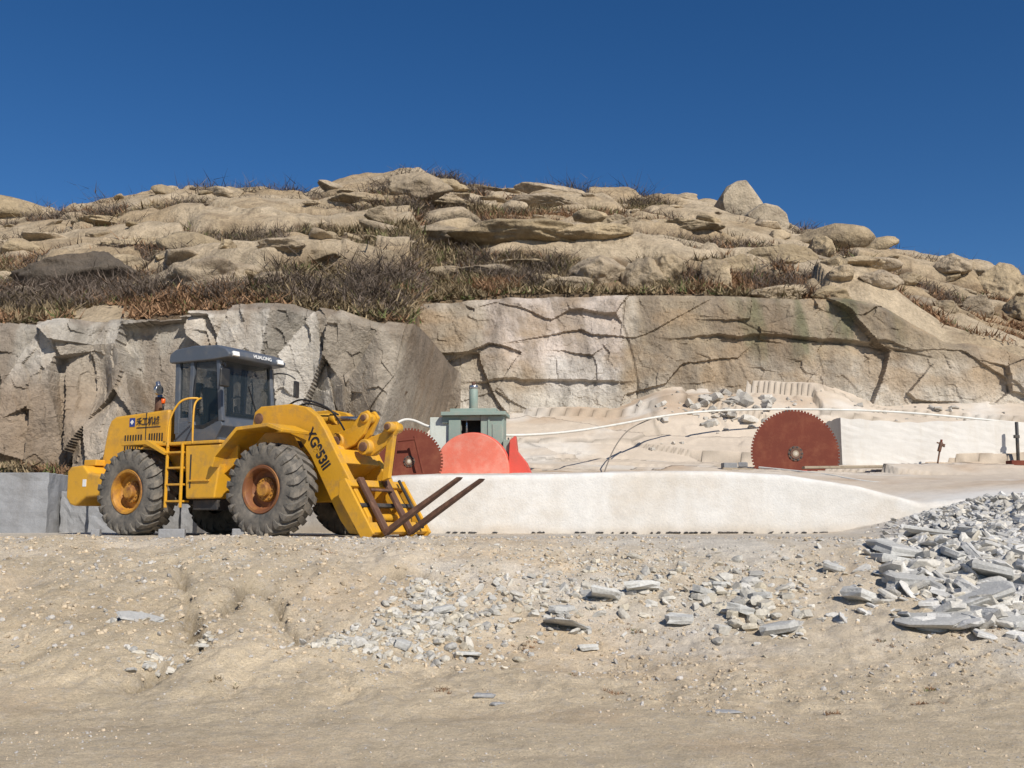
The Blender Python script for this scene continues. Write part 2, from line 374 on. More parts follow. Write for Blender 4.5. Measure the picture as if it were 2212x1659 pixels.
# ------------------------------------------------------------------ cliffs
def dseg(x,z,pl):
    d=np.full(x.shape,9.)
    for (x0,y0),(x1,y1) in zip(pl[:-1],pl[1:]):
        L2=(x1-x0)**2+(y1-y0)**2+1e-6; t=np.clip(((x-x0)*(x1-x0)+(z-y0)*(y1-y0))/L2,0,1)
        d=np.minimum(d,np.hypot(x-x0-t*(x1-x0),z-y0-t*(y1-y0)))
    return d
def cliff(name,xs,zb,zt,yfun,dfun,cfun,nz,capd,mode=.4):
    v=np.linspace(0,1,nz)[None]; X=np.repeat(xs[:,None],nz,1); Z=zb+(zt[:,None]-zb)*v
    D=dfun(X,Z); lip=ss(0,1,(zt[:,None]-Z)/.35)
    Y=yfun(X,Z)-D*(mode+(1-mode)*lip)+.2*(1-lip)**2; C=cfun(X,Z)
    for k in (.5,1.2,capd):
        X=np.concatenate([X,xs[:,None]],1); Z=np.concatenate([Z,(zt+.02*k)[:,None]],1); Y=np.concatenate([Y,(Y[:,nz-1]+k)[:,None]],1)
        C=np.concatenate([C,np.repeat(np.array([[[.2,.15,.1]]]),len(xs),0)],1)
    return npmesh(name,np.stack([X,Y,Z],-1).reshape(-1,3),gridfaces(*X.shape),M_rock,False,C.reshape(-1,3))
# left broken cliff
xs=np.concatenate([np.linspace(-60,-17,60),np.arange(-16.9,-5.0,.035),np.arange(-5.0,-1.9,.014)])
zt=EYE+np.interp(xs/28,fa[:,0],np.where(fa[:,0]>-.1,ray(890,702)[1],fa[:,1]))*28+.15*fbm(xs*.8,xs*0,0,4,seed=80)
def wob(X,Z,s): return .2*fbm(X*.5,Z*.5,0,3,seed=s)
def LW(X,Z):
    wx=wob(X,Z,90)*.5
    a=worley(X*.38+Z*.16+wx,Z*.24-X*.06,81)
    b=worley(X*.95-Z*.22+wx,Z*.38+X*.10+wx,82)
    return a,b
def dL(X,Z):
    (e,dx,dy,r),(e2,dx2,dy2,r2)=LW(X,Z)
    e3,dx3,dy3,r3=worley(X*2.4+Z*.5,Z*1.6,83)
    up=ss(3.8,4.8,Z)*ss(-13,-11,X)
    d=1.4*(r[0]-.5)+2.6*(r[1]-.5)*dx+1.4*(r[2]-.7)*dy+(.55+.45*up)*(r2[0]-.5)+(1.5+.9*up)*(r2[1]-.5)*dx2+.7*(r2[2]-.65)*dy2+.08*(r3[0]-.5)+.24*(r3[1]-.5)*dx3+.14*(r3[2]-.5)*dy3
    d=d-.8*np.exp(-(((X+11.6)/.55)**2+((Z-4.0)/.9)**2))
    d=.15+1.05*np.tanh((d-.15)/1.05)
    return d*(1-.7*ss(-3.9,-3.2,X))+.06*fbm(X*2,Z*2,0,4,seed=84)
def yL(X,Z):
    xe=-3.66+.28*(Z-2.9)
    return 27.3+.08*(Z-2)+9*ss(0,1.0,(X-xe)/.9)**1.2
def cL(X,Z):
    (e,_,_,r),(e2,_,_,r2)=LW(X,Z)
    c=lerp((.33,.30,.255),(.53,.49,.43),r2[0]); c=lerp(c,(.35,.29,.22),ss(.5,.9,r[0])*.5)
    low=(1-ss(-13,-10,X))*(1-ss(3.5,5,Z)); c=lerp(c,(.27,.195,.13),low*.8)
    c=lerp(c,(.20,.155,.115),ss(.05,.45,fbm(X*.9,Z*.25,0,4,seed=86))*.65)
    c=lerp(c,(.20,.15,.11),ss(.0,.4,fbm(X*.9,Z*.9,0,4,seed=88)+1.6*(Z-5.9))*.6)
    return c
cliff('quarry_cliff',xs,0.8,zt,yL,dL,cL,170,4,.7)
# right massive cliff
xs=np.concatenate([np.arange(-7,20.5,.045),np.linspace(20.8,70,80)])
zt=EYE+np.interp(xs/37.2,fa[:,0],np.where(fa[:,0]<-.092,ray(900,655)[1],fa[:,1]))*37.2+.16*fbm(xs*.5,xs*0,0,4,seed=101)
def P2(px,py): a,b=ray(px,py); return (a*37,EYE+b*37)
cr=[[P2(1352,640),P2(1345,700),P2(1362,770),P2(1375,830),P2(1370,880)],
    [P2(1590,690),P2(1640,722),P2(1760,735),P2(1880,748),P2(2000,775)],
    [P2(1875,660),P2(1885,745)],[P2(890,690),P2(920,760),P2(860,880)]]
def crd(X,Z):
    a=X+.09*fbm(X*1.3,Z*1.3,0,4,seed=7); b=Z+.09*fbm(X*1.3,Z*1.3,0,4,seed=17); out=np.full(X.shape,9.)
    for pl in cr: out=np.minimum(out,dseg(a,b,pl))
    return np.maximum(out,0)+.10*np.maximum(0,fbm(X*.8,Z*.8,0,3,seed=27))
def dR(X,Z):
    wx=wob(X,Z,190)*.6
    e,dx,dy,r=worley(X*.20+Z*.06+wx*.7,Z*.30+wx*.6,181); e2,dx2,dy2,r2=worley(X*.42-Z*.10+wx,Z*.62+wx,182)
    e3,dx3,dy3,r3=worley(X*1.5+Z*.3+wx,Z*1.9+wx,183)
    d=(.30*(r[0]-.5)+.5*(r[1]-.5)*dx+.35*(r[2]-.6)*dy)+(.24*(r2[0]-.5)+.55*(r2[1]-.5)*dx2+.30*(r2[2]-.6)*dy2)+.05*(r3[0]-.5)+.12*(r3[1]-.5)*dx3
    d=.45*np.tanh(d/.45)
    d=d+.18*fbm(X*.35,Z*.35,0,3,seed=191)+.12*fbm(X*1.2,Z*1.2,0,5,seed=192,g=.6)
    # stepped ledges: upper block band stands proud, and an undercut lower down
    zc=np.interp(X,[P2(1355,0)[0],P2(1640,0)[0],P2(1880,0)[0],P2(2100,0)[0]],[P2(0,740)[1],P2(0,728)[1],P2(0,748)[1],P2(0,790)[1]])+.2*fbm(X*.8,X*0,0,4,seed=195)
    d=d+.30*ss(0,.06,Z-zc)*ss(5.0,8.5,X)*(1-ss(12.5,16,X))
    zc2=P2(0,826)[1]+.15*fbm(X*.9,X*0,0,4,seed=196)
    d=d+.22*ss(0,.06,Z-zc2)*ss(-2.2,-.5,X)*(1-ss(3.6,4.6,X))*(1-ss(1.0,2.6,Z-zc2))
    d=d-.07*np.exp(-(crd(X,Z)/.04)**2)
    return d
def yR(X,Z): return 36.5+.14*(Z-4)+0*X
def cR(X,Z):
    c=lerp((.35,.295,.225),(.48,.425,.35),ss(-.4,.4,fbm(X*.3,Z*.4,0,5,seed=201)))
    x0,z1=P2(1050,640);x1,z0=P2(1350,770)
    pk=ss(x0-.3,x0+.3,X+.25*fbm(X,Z,0,3,seed=5))*(1-ss(x1-.3,x1+.1,X))*ss(z0-.9,z0+.2,Z+.3*fbm(X,Z,0,3,seed=6))
    c=lerp(c,(.52,.445,.39),pk*.8)
    x0,z1=P2(1180,770);x1,z0=P2(1340,860)
    pk=ss(x0-.4,x0+.4,X)*(1-ss(x1-.3,x1+.1,X))*ss(z0-.4,z0+.4,Z)*(1-ss(z1-.3,z1+.3,Z)); c=lerp(c,(.58,.545,.50),pk*.8)
    xb=P2(1355,0)[0]; zb_=P2(0,740)[1]
    br=ss(xb,xb+.4,X)*ss(zb_-1.2,zb_+.3,Z+.5*fbm(X*.5,Z*.5,0,4,seed=204)); c=lerp(c,(.29,.23,.155),br*.8)
    gr=br*ss(-.15,.2,fbm(X*1.3,Z*.2,0,4,seed=206))*ss(7.5,9.5,X)*(1-ss(14,15,X)); c=lerp(c,(.12,.13,.07),gr*.7)
    st=ss(.0,.35,fbm(X*1.4+Z*.3,Z*.16,0,5,seed=208))*ss(4.5,7,Z); c=lerp(c,(.22,.175,.13),st*.6)
    c=lerp(c,(.35,.255,.16),ss(.05,.45,fbm(X*.5,Z*.8,0,4,seed=210))*.6)
    c=lerp(c,(.56,.53,.47),(1-ss(4.4,5.4,Z+.5*fbm(X*.5,Z*.5,0,3,seed=214)))*.6)
    return c*(1-.22*np.exp(-(crd(X,Z)/.04)**2))[...,None]
cl=cliff('quarry_cliff',xs,3.0,zt,yR,dR,cR,160,3)
# ------------------------------------------------------------------ boulders
TAN=np.array([.42,.335,.225])
hero=[(895,402,135,62),(780,432,130,30),(965,398,110,30),(1035,408,130,26),(1180,440,160,26),(930,440,180,26),
(930,512,240,46),(1130,506,280,48),(1275,500,160,36),(1300,570,130,80),(1400,575,110,84),(1440,575,80,80),(1542,583,82,78),(1590,530,150,60),(1690,545,140,50),
(185,575,290,100),(450,580,250,90),(590,605,130,36),(45,535,95,42),(2058,568,80,60),(2150,600,120,85),(1790,630,95,46),(1680,632,130,38),(1240,610,120,34),(1170,600,90,28),
(610,530,120,32),(680,555,140,34),(330,520,200,36),(240,470,160,24),
(1115,570,110,18),(812,610,80,22),(950,585,110,30),(1040,585,150,28),(490,527,38,22),(1330,475,60,24),(1490,485,140,28),(1900,600,90,40),
(1985,640,80,40),(1860,560,110,30),(2040,650,70,40),(1960,600,60,30),(2110,650,90,50),(2200,660,80,60),(1770,530,60,50),(1815,590,60,40)]
cols=lambda n:TAN*rng.uniform(.82,1.12,(n,1))*np.array([1,1,1])+rng.uniform(-.02,.03,(n,1))*np.array([.3,.5,1])
C=[];S=[]
for (px,py,w_,h_) in hero:
    D=hhit(px,min(py+h_*.5,690)); rx=w_/2/F*D*1.12; rz=h_/2/F*D*1.25; ry=max(rz*1.3,min(rx*.6,1.9))
    p=list(W(px,py+h_*.15,D+ry*.45)); C.append(p);S.append((rx,ry,rz))
C=np.array(C);S=np.array(S); cc=cols(len(C)); cc[hero.index((185,575,290,100))]=(.12,.10,.08)  # big left boulder: its shade is put into a much darker colour
hz=H(C[:,0],C[:,1]); C[:,2]=np.minimum(C[:,2],hz+S[:,2]*.15)
rocks('boulder_field',C,S,M_bould,5,16,.62,cc,.04,True,.24,yaw=rng.normal(0,.12,len(C)),seed=5)
# balanced boulders on the skyline
def hullrock(name,sil,D,dep,seed):
    r=random.Random(seed); bm=bmesh.new()
    for px,py in sil:
        for dd,s_ in ((-dep*.75,.86),(-dep*.3,1.),(dep*.6,.95)):
            cxp=sum(p[0] for p in sil)/len(sil); cyp=sum(p[1] for p in sil)/len(sil)
            x,y,z=W(cxp+(px-cxp)*s_+r.uniform(-3,3),cyp+(py-cyp)*s_+r.uniform(-2,2),D); bm.verts.new((x,y+dd+r.uniform(-.2,.2),z))
    res=bmesh.ops.convex_hull(bm,input=bm.verts); bmesh.ops.delete(bm,geom=[g for g in res['geom_interior'] if isinstance(g,bmesh.types.BMVert)],context='VERTS')
    bmesh.ops.triangulate(bm,faces=bm.faces)
    me=bpy.data.meshes.new(name)
    bm.normal_update(); bm.to_mesh(me); bm.free(); me.materials.append(M_bl)
    o=bpy.data.objects.new(name,me); sc.collection.objects.link(o)
    md=o.modifiers.new('b','BEVEL'); md.width=.10; md.segments=3; md.limit_method='ANGLE'; md.angle_limit=R(20)
M_bl=stone('skyline_boulder_granite',(.43,.36,.265),layers=((.25,.12),(1.5,.2),(7,.15)),bump=((.8,.3),(4,.12)),stain=(((.16,.12,.085),.6,.5,(1,1,2.5)),((.12,.10,.08),1.2,.5,(1,1,.3))))
hullrock('boulder',[(1548,452),(1550,432),(1568,408),(1584,397),(1600,401),(1622,420),(1644,452),(1640,490),(1560,490)],69,1.9,3)
hullrock('boulder',[(1598,476),(1640,448),(1668,456),(1690,474),(1698,500),(1690,520),(1610,520)],66,1.9,4)
# scattered boulders
n=330; u=rng.uniform(-.75,.75,n); y=yf_u(u)+3+rng.beta(1.1,1.1,n)*(YR-4-yf_u(u)); x=u*y
s=np.clip(rng.lognormal(-.95,.55,n),.2,1.3)*(.5+y/85)
C=np.stack([x,y,H(x,y)-s*.02],-1); S=np.stack([s*rng.uniform(1,2.4,n),s,s*rng.uniform(.35,.75,n)],-1)
rocks('boulder_field',C,S,M_bould,4,12,.52,cols(n),.18,True,.12,yaw=rng.normal(0,.5,n),seed=6)
# ------------------------------------------------------------------ vegetation
def blades(name,n,kind,seed,ub=(-.8,.8),yr=None,szm=1.,pts=None,dth=None):
    r=np.random.default_rng(seed)
    if pts is None:
        u=r.uniform(*ub,n*4)
        if yr is None: y=yf_u(u)+.1+r.beta(.95,.95,n*4)*(YR+1-yf_u(u))
        else: y=yf_u(u)+yr[0]+r.uniform(0,1,n*4)*(yr[1]-yr[0])
        x=u*y
        dens=fbm(x*.25,y*.25,0,4,seed=77); z,rk,_=H(x,y,True)
        keep=(rk<.25)&(dens>((-.35 if kind=='grass' else -.0) if dth is None else dth)); u,y,x,z=u[keep][:n],y[keep][:n],x[keep][:n],z[keep][:n]-.05; n=len(x)
    else:
        x,y,z=pts; n=len(x)
    pat=fbm(x*.2,y*.3,0,4,seed=79)[:,None]
    if kind=='grass':
        k=13; sz=(r.uniform(.2,.6,n)*(.5+y/85))[:,None]*szm
        ox=r.normal(0,.45,(n,k))*sz;oy=r.normal(0,.45,(n,k))*sz
        hh=sz*r.uniform(.2,.9,(n,k)); lx=r.normal(0,.5,(n,k))*sz; ly=r.normal(0,.5,(n,k))*sz; wd=np.minimum(.024*(1+y/55),.02*szm+.05)[:,None]*r.uniform(.6,1.4,(n,k))*min(1,szm*1.2)
        bc=np.where(pat[...,None]>0,np.array([.33,.20,.115]),np.array([.31,.24,.145]))*r.uniform(.55,1.2,(n,1,1))
        gm=(r.uniform(size=(n,1,1))<.09); bc=np.where(gm,np.array([.14,.155,.06]),bc)
        bc=np.repeat(bc,k,1)*r.uniform(.8,1.2,(n,k,1))
    else:
        k=60; sz=(r.uniform(.4,1.1,n)*(.55+y/85)*(1+.25*ss(62,74,y)))[:,None]*szm
        ox=r.normal(0,.12,(n,k))*sz;oy=r.normal(0,.12,(n,k))*sz
        hh=sz*r.uniform(.2,.85,(n,k)); lx=r.normal(0,.5,(n,k))*sz; ly=r.normal(0,.5,(n,k))*sz; wd=.011*(1+y/45)[:,None]*r.uniform(.6,1.4,(n,k))
        sec=r.uniform(size=(n,k))<.6; f=r.uniform(.3,.8,(n,k))
        bc=np.repeat(np.array([.19,.15,.12])*r.uniform(.5,1.25,(n,1,1)),k,1)
    ang=r.uniform(0,3.14,(n,k)); dx,dy=np.cos(ang)*wd,np.sin(ang)*wd
    bx,by,bz=x[:,None]+ox,y[:,None]+oy,np.repeat(z[:,None],k,1)
    tx,ty,tz=bx+lx,by+ly,bz+hh
    if kind!='grass':
        j=r.integers(0,k,(n,k)); ii=np.arange(n)[:,None]
        px_,py_,pz_=bx[ii,j]*(1-f)+tx[ii,j]*f,by[ii,j]*(1-f)+ty[ii,j]*f,bz[ii,j]*(1-f)+tz[ii,j]*f
        bx=np.where(sec,px_,bx);by=np.where(sec,py_,by);bz=np.where(sec,pz_,bz)
        tx=np.where(sec,bx+r.normal(0,.3,(n,k))*sz,tx);ty=np.where(sec,by+r.normal(0,.3,(n,k))*sz,ty);tz=np.where(sec,bz+r.uniform(.0,.4,(n,k))*sz,tz)
    V=np.stack([np.stack([bx-dx,by-dy,bz],-1),np.stack([bx+dx,by+dy,bz],-1),np.stack([tx,ty,tz],-1)],2)
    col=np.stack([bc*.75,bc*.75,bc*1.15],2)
    V=V.reshape(-1,3); Fc=np.arange(len(V)).reshape(-1,3)
    return npmesh(name,V,Fc,M_veg,False,col.reshape(-1,3))
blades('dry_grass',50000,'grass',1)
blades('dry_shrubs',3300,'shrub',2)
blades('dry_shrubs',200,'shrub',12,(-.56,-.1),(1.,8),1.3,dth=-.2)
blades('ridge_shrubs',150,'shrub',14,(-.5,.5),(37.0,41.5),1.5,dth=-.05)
r=np.random.default_rng(61); xx=r.uniform(-13.4,-10.2,220); yy=26.2+r.uniform(-.4,.5,220)
blades('base_grass',220,'grass',15,szm=.7,pts=(xx,yy,1.2+.25*r.uniform(size=220)+.2*ss(-10,-13,xx)))
# ------------------------------------------------------------------ rubble
GR=np.array([.47,.455,.42])
def cluster(px,py,sx,sy,n,smin,smax,r,pw=2.4):
    x=r.normal(px,sx,n); y=r.normal(py,sy,n); s=smin+(smax-smin)*r.uniform(0,1,n)**pw
    return x,y,s
def make_rubble(name,specs,seed,sub=2,flat=(.3,.7),tint=GR,tv=.2,tilt=.45,frac=.5):
    r=np.random.default_rng(seed); A=[cluster(*s,r) for s in specs]
    px=np.concatenate([a[0] for a in A]);py=np.concatenate([a[1] for a in A]);s=np.concatenate([a[2] for a in A])
    py=np.where(px<1850,np.maximum(py,1168),py); x,y,ok=ghit(px,py); x,y,s=x[ok],y[ok],s[ok]; n=len(x)
    z=G(x,y); fl=r.uniform(*flat,n); S=np.stack([s*r.uniform(.8,1.5,n),s*r.uniform(.6,1.0,n),s*fl],-1)/2*1.1
    col=tint*r.uniform(1-tv,1+tv,(n,1))+r.uniform(0,1,(n,1))**2*np.array([.08,.04,-.03])
    C=np.stack([x,y,z+S[:,2]*.2],-1); m=r.uniform(size=n)<frac
    rocks(name,C[~m],S[~m],M_rub,sub,6,.38,col[~m],tilt,False,0,seed=seed)
    S2=S[m]*np.array([1,1,.55]); shards(name,C[m],S2,M_rub,col[m],tilt*.85,None,seed+100)
make_rubble('rubble',[(930,1270,38,22,320,.02,.14),(900,1340,60,26,380,.02,.17),(850,1400,95,22,400,.02,.13),(740,1405,50,14,170,.02,.15),(1000,1350,65,34,200,.02,.16),
 (1130,1290,70,26,150,.03,.18),(1230,1330,70,30,140,.03,.2),(1400,1280,80,26,100,.03,.22),(1600,1290,60,28,110,.04,.26),(1640,1340,55,24,90,.04,.28),
 (1180,1210,160,20,420,.015,.07),(1450,1210,150,20,340,.015,.08),(420,1215,60,10,130,.02,.08),(300,1340,40,10,40,.03,.12),(440,1370,16,15,60,.03,.13),(340,1425,40,12,70,.02,.14),(1750,1230,70,30,200,.02,.12),(1300,1250,120,30,220,.02,.1)],3)
make_rubble('rubble',[(2050,1175,80,28,700,.04,.30),(2140,1200,75,48,800,.05,.36),(2080,1260,75,32,260,.05,.5),(1970,1270,50,26,90,.06,.45),(2100,1325,85,22,120,.06,.5),
 (2180,1290,60,46,240,.06,.5),(1940,1170,40,12,130,.03,.18),(1700,1370,40,14,20,.05,.2),(1870,1330,50,18,24,.05,.28),(2250,1250,60,60,280,.08,.5),
 (2040,1122,55,12,380,.03,.22),(2130,1105,65,16,700,.03,.28),(2220,1095,60,20,500,.04,.33),(1975,1140,36,7,130,.03,.16)],4,2,(.15,.45),np.array([.50,.495,.48]),.22,.42,.65)
# gravel
def gravel(name,n,seed,smin,smax,th,lowcut):
    r=np.random.default_rng(seed)
    gx=r.uniform(-9.5,9.5,n); gy=4.6+r.beta(1.3,1.1,n)*11.8; kp=(np.abs(gx)<gy*.62); dn=fbm(gx*.6,gy*.8,0,5,seed=15); kp&=(dn>th+lowcut*(1-ss(8,11,gy))); gx,gy=gx[kp],gy[kp]; n=len(gx)
    s=smin+smax*r.uniform(0,1,n)**4*(.3+ss(6,12,gy))
    col=np.where(r.uniform(size=(n,1))<.3,np.array([[.54,.51,.47]]),np.array([[.60,.49,.35]]))*r.uniform(.6,1.06,(n,1))
    rocks(name,np.stack([gx,gy,G(gx,gy)+s*.1],-1),np.stack([s*1.2,s,s*.7],-1),M_rub,1,8,.6,col,.5,False,seed=seed)
gravel('gravel',26000,10,.006,.028,-.08,.20); gravel('gravel',10000,17,.006,.016,-.5,0)
# larger hand-placed slabs
slabs=[(1305,1300,100,.10,.3),(1385,1285,85,.09,-.1),(1225,1362,110,.04,.1),(1270,1400,38,.07,.4),(1682,1372,74,.11,.2),(1600,1335,70,.09,.8),(1555,1268,50,.07,.3),(1520,1290,40,.08,.3),
(1215,1330,50,.08,.9),(1010,1415,60,.04,.1),(300,1345,80,.04,.2),(2030,1350,190,.07,.05),(1960,1275,110,.13,.2),(2080,1310,180,.10,-.2),(1930,1215,80,.12,.5),(2120,1170,130,.14,.2),(1930,1185,120,.13,-.3),
(1475,1350,60,.1,.2),(955,1330,45,.07,.2),(870,1410,40,.07,.2),(1640,1300,60,.09,.1),(2180,1360,100,.1,.4),(1860,1300,70,.13,.4),(1800,1230,50,.09,.4),(2010,1160,120,.10,.1),(2150,1250,130,.12,.7),(2060,1210,90,.1,1.2)]
C=[];S=[];yv=[]
for px,py,w_,th,ya in slabs:
    x,y,ok=ghit([px],[py]); x,y=float(x[0]),float(y[0]); rx=w_/2/F*y*1.35
    C.append((x,y,float(G(np.array([x]),np.array([y]))[0])+th*.45));S.append((rx,rx*.75,th*.5)); yv.append(ya)
shards('stone_slabs',np.array(C),np.array(S),M_rub,np.array([.51,.505,.48])*rng.uniform(.8,1.1,(len(C),1)),.17,np.array(yv),14)
x,y,ok=ghit([1045,1075,1560],[1515,1524,1540]); shards('stone_slabs',np.stack([x,y,G(x,y)+.006],-1),np.array([[.13,.08,.014],[.10,.06,.012],[.19,.09,.010]]),M_rub,np.full((3,3),.34),.02,np.array([.3,.1,.1]),15)
# small dry weeds on the lower ground
r=np.random.default_rng(66); wp=[(1155,1395),(1130,1400),(1362,1362),(1990,1520),(1790,1535),(2030,1485),(480,1490),(960,1505),(1330,1490),(2140,1380),(1240,1460),(1900,1400),(700,1200),(1600,1230)]
a_,b_,ok=ghit([p[0] for p in wp],[p[1] for p in wp]); a_=np.repeat(a_,5)+r.normal(0,.07,70); b_=np.repeat(b_,5)+r.normal(0,.07,70)
blades('dry_weeds',70,'grass',67,szm=.17,pts=(a_,b_,G(a_,b_)))
# quarry debris on the ledge below the right cliff
def bench_rub(name,specs,seed):
    r=np.random.default_rng(seed);P=[];S=[]
    for px,py,D,sx,sd,n,s0,s1 in specs:
        for i in range(n):
            a,b=ray(px+r.normal(0,sx),py); y=D+r.normal(0,sd); x=a*y
            s=s0+(s1-s0)*r.uniform()**2.5; z=float(Bz(np.array([x]),np.array([y]))[0])
            P.append((x,y,z+s*.05));S.append((s*r.uniform(.6,1),s*.5,s*r.uniform(.10,.28)))
    P=np.array(P);S=np.array(S)
    return shards(name,P,S,M_rub,np.array([.52,.49,.44])*r.uniform(.65,1.1,(len(P),1)),.32,None,seed)
bench_rub('quarry_debris',[(1500,850,35.5,45,.3,50,.08,.55),(1600,850,35.3,50,.4,60,.08,.65),(1700,850,35.5,40,.3,18,.08,.5),(1900,870,35.5,120,.4,20,.06,.4),(1430,905,33,20,.2,5,.08,.3),(2050,870,35.6,90,.4,18,.08,.4),(950,930,33,60,.8,16,.08,.3)],22)
def box(name,c,s,mat,parent=None,rot=(0,0,0),bev=.015,seg=2):
    bm=bmesh.new(); bmesh.ops.create_cube(bm,size=1); bmesh.ops.scale(bm,vec=s,verts=bm.verts)
    return fin(name,bm,mat,parent,c,rot,bev,seg)
def fin(name,bm,mat,parent=None,loc=(0,0,0),rot=(0,0,0),bev=0,seg=2,smooth=False):
    bmesh.ops.recalc_face_normals(bm,faces=bm.faces)
    me=bpy.data.meshes.new(name); bm.to_mesh(me); bm.free(); me.materials.append(mat)
    o=bpy.data.objects.new(name,me); sc.collection.objects.link(o); o.location=loc; o.rotation_euler=rot
    if bev:
        md=o.modifiers.new('bevel','BEVEL'); md.width=bev; md.segments=seg; md.limit_method='ANGLE'; md.angle_limit=R(35)
    if smooth:
        for p in me.polygons: p.use_smooth=True
    if parent: o.parent=parent
    return o
def prism(name,pts,y0,y1,mat,parent=None,bev=.012,seg=2):
    bm=bmesh.new(); A=[bm.verts.new((p[0],y0,p[1])) for p in pts]; B=[bm.verts.new((p[0],y1,p[1])) for p in pts]
    bm.faces.new(A); bm.faces.new(B[::-1]); n=len(pts)
    for i in range(n): bm.faces.new((A[i],B[i],B[(i+1)%n],A[(i+1)%n]))
    return fin(name,bm,mat,parent,bev=bev,seg=seg)
def cyl(name,p0,p1,r0,mat,parent=None,r1=None,seg=24,bev=.006):
    p0,p1=Vector(p0),Vector(p1); d=p1-p0; bm=bmesh.new()
    bmesh.ops.create_cone(bm,cap_ends=True,segments=seg,radius1=r0,radius2=r0 if r1 is None else r1,depth=d.length)
    o=fin(name,bm,mat,parent,(p0+p1)/2,d.to_track_quat('Z','Y').to_euler(),bev,1)
    for p in o.data.polygons:
        if len(p.vertices)==4: p.use_smooth=True
    return o
def tube(name,pts,r,mat,parent=None,cyc=False,smooth=True):
    cu=bpy.data.curves.new(name,'CURVE'); cu.dimensions='3D'; cu.bevel_depth=r; cu.bevel_resolution=2; cu.use_fill_caps=True
    sp=cu.splines.new('NURBS' if smooth else 'POLY'); sp.points.add(len(pts)-1)
    for p,q in zip(sp.points,pts): p.co=(*q,1)
    if smooth: sp.use_endpoint_u=True; sp.order_u=3
    cu.resolution_u=8; cu.materials.append(mat)
    o=bpy.data.objects.new(name,cu); sc.collection.objects.link(o)
    if parent: o.parent=parent
    return o
def lathe(name,prof,mat,parent=None,loc=(0,0,0),seg=64,rot=(0,0,0)):
    bm=bmesh.new(); rings=[]
    for r_,y_ in prof:
        rings.append([bm.verts.new((r_*math.cos(a),y_,r_*math.sin(a))) for a in [2*math.pi*i/seg for i in range(seg)]] if r_>1e-4 else [bm.verts.new((0,y_,0))])
    for A,B in zip(rings[:-1],rings[1:]):
        for i in range(seg):
            j=(i+1)%seg
            if len(A)==1: bm.faces.new((A[0],B[i],B[j]))
            elif len(B)==1: bm.faces.new((A[i],B[0],A[j]))
            else: bm.faces.new((A[i],B[i],B[j],A[j]))
    o=fin(name,bm,mat,parent,loc,rot,0)
    for p in o.data.polygons: p.use_smooth=True
    md=o.modifiers.new('es','EDGE_SPLIT'); md.split_angle=R(35)
    return o
def text(name,s,size,mat,parent,loc,xa,ya,shear=0,bold=.004,sx=1):
    cu=bpy.data.curves.new(name,'FONT'); cu.body=s; cu.size=size; cu.extrude=.002; cu.offset=bold; cu.shear=shear; cu.materials.append(mat)
    o=bpy.data.objects.new(name,cu); sc.collection.objects.link(o); xa,ya=Vector(xa).normalized(),Vector(ya).normalized(); za=xa.cross(ya)
    m=Matrix((xa*sx,ya,za)).transposed().to_4x4(); m.translation=Vector(loc); o.parent=parent; o.matrix_local=m
    return o
def empty(name,loc=(0,0,0),rot=(0,0,0)):
    e=bpy.data.objects.new(name,None); sc.collection.objects.link(e); e.location=loc; e.rotation_euler=rot; return e
# ------------------------------------------------------------------ WHEEL LOADER
L=empty('wheel_loader',(-6.47,19.72,0.0),(0,0,R(-29)))
def tyre(name,cx,cy,side,rimmat,hubmat):
    wv=empty(name,(cx,cy,.8)); wv.parent=L
    s=side
    prof=[(.39,.24),(.43,.275),(.50,.295),(.60,.30),(.69,.29),(.735,.26),(.755,.2),(.765,.0),(.755,-.2),(.735,-.26),(.69,-.29),(.60,-.30),(.50,-.295),(.43,-.275),(.39,-.24)]
    lathe('tyre',prof,M_tyre,wv)
    bm=bmesh.new(); N=22
    for sd in (1,-1):
        for k in range(N):
            a0=2*math.pi*(k+(.5 if sd<0 else 0))/N
            path=[(.305,.60,0,.022),(.318,.70,.0,.045),(.30,.765,.01,.062),(.22,.80,.05,.066),(.10,.806,.14,.066),(-.02,.806,.22,.060)]
            prev=None
            for (yy,rr,da,hw) in path:
                ring=[]
                for (dr,dw) in ((-.07,-1.15),(0,-1),(0,1),(-.07,1.15)):
                    ang=a0+da+dw*hw/ .8*.9
                    r2=rr+(dr if rr>.75 else dr*.3); y2=yy*sd-(.05*sd if (dr<0 and rr<.78) else 0)
                    ring.append(bm.verts.new((r2*math.cos(ang),y2,r2*math.sin(ang))))
                if prev:
                    for i in range(4): bm.faces.new((prev[i],ring[i],ring[(i+1)%4],prev[(i+1)%4]))
                else: bm.faces.new(ring)
                prev=ring
            bm.faces.new(prev[::-1])
    fin('tread_lugs',bm,M_tyre,wv)
    lathe('rim',[(.0,.10*s),(.22,.10*s),(.30,.08*s),(.335,.12*s),(.345,.24*s),(.365,.275*s),(.405,.285*s),(.415,.265*s),(.40,.24*s)],rimmat,wv)
    lathe('hub',[(.0,.26*s),(.10,.26*s),(.125,.24*s),(.13,.17*s),(.20,.16*s),(.215,.09*s)],hubmat,wv,seg=32)
    lathe('hub_back',[(.0,-.05*s),(.38,-.1*s)],M_dark,wv,seg=24)
    bm=bmesh.new()
    for k in range(14):
        a=2*math.pi*k/14; q=bmesh.ops.create_cone(bm,cap_ends=True,segments=6,radius1=.016,radius2=.014,depth=.03)
        bmesh.ops.rotate(bm,cent=(0,0,0),matrix=Matrix.Rotation(R(90),3,'X'),verts=q['verts']); bmesh.ops.translate(bm,vec=(.175*math.cos(a),.17*s,.175*math.sin(a)),verts=q['verts'])
    fin('wheel_nuts',bm,hubmat,wv)
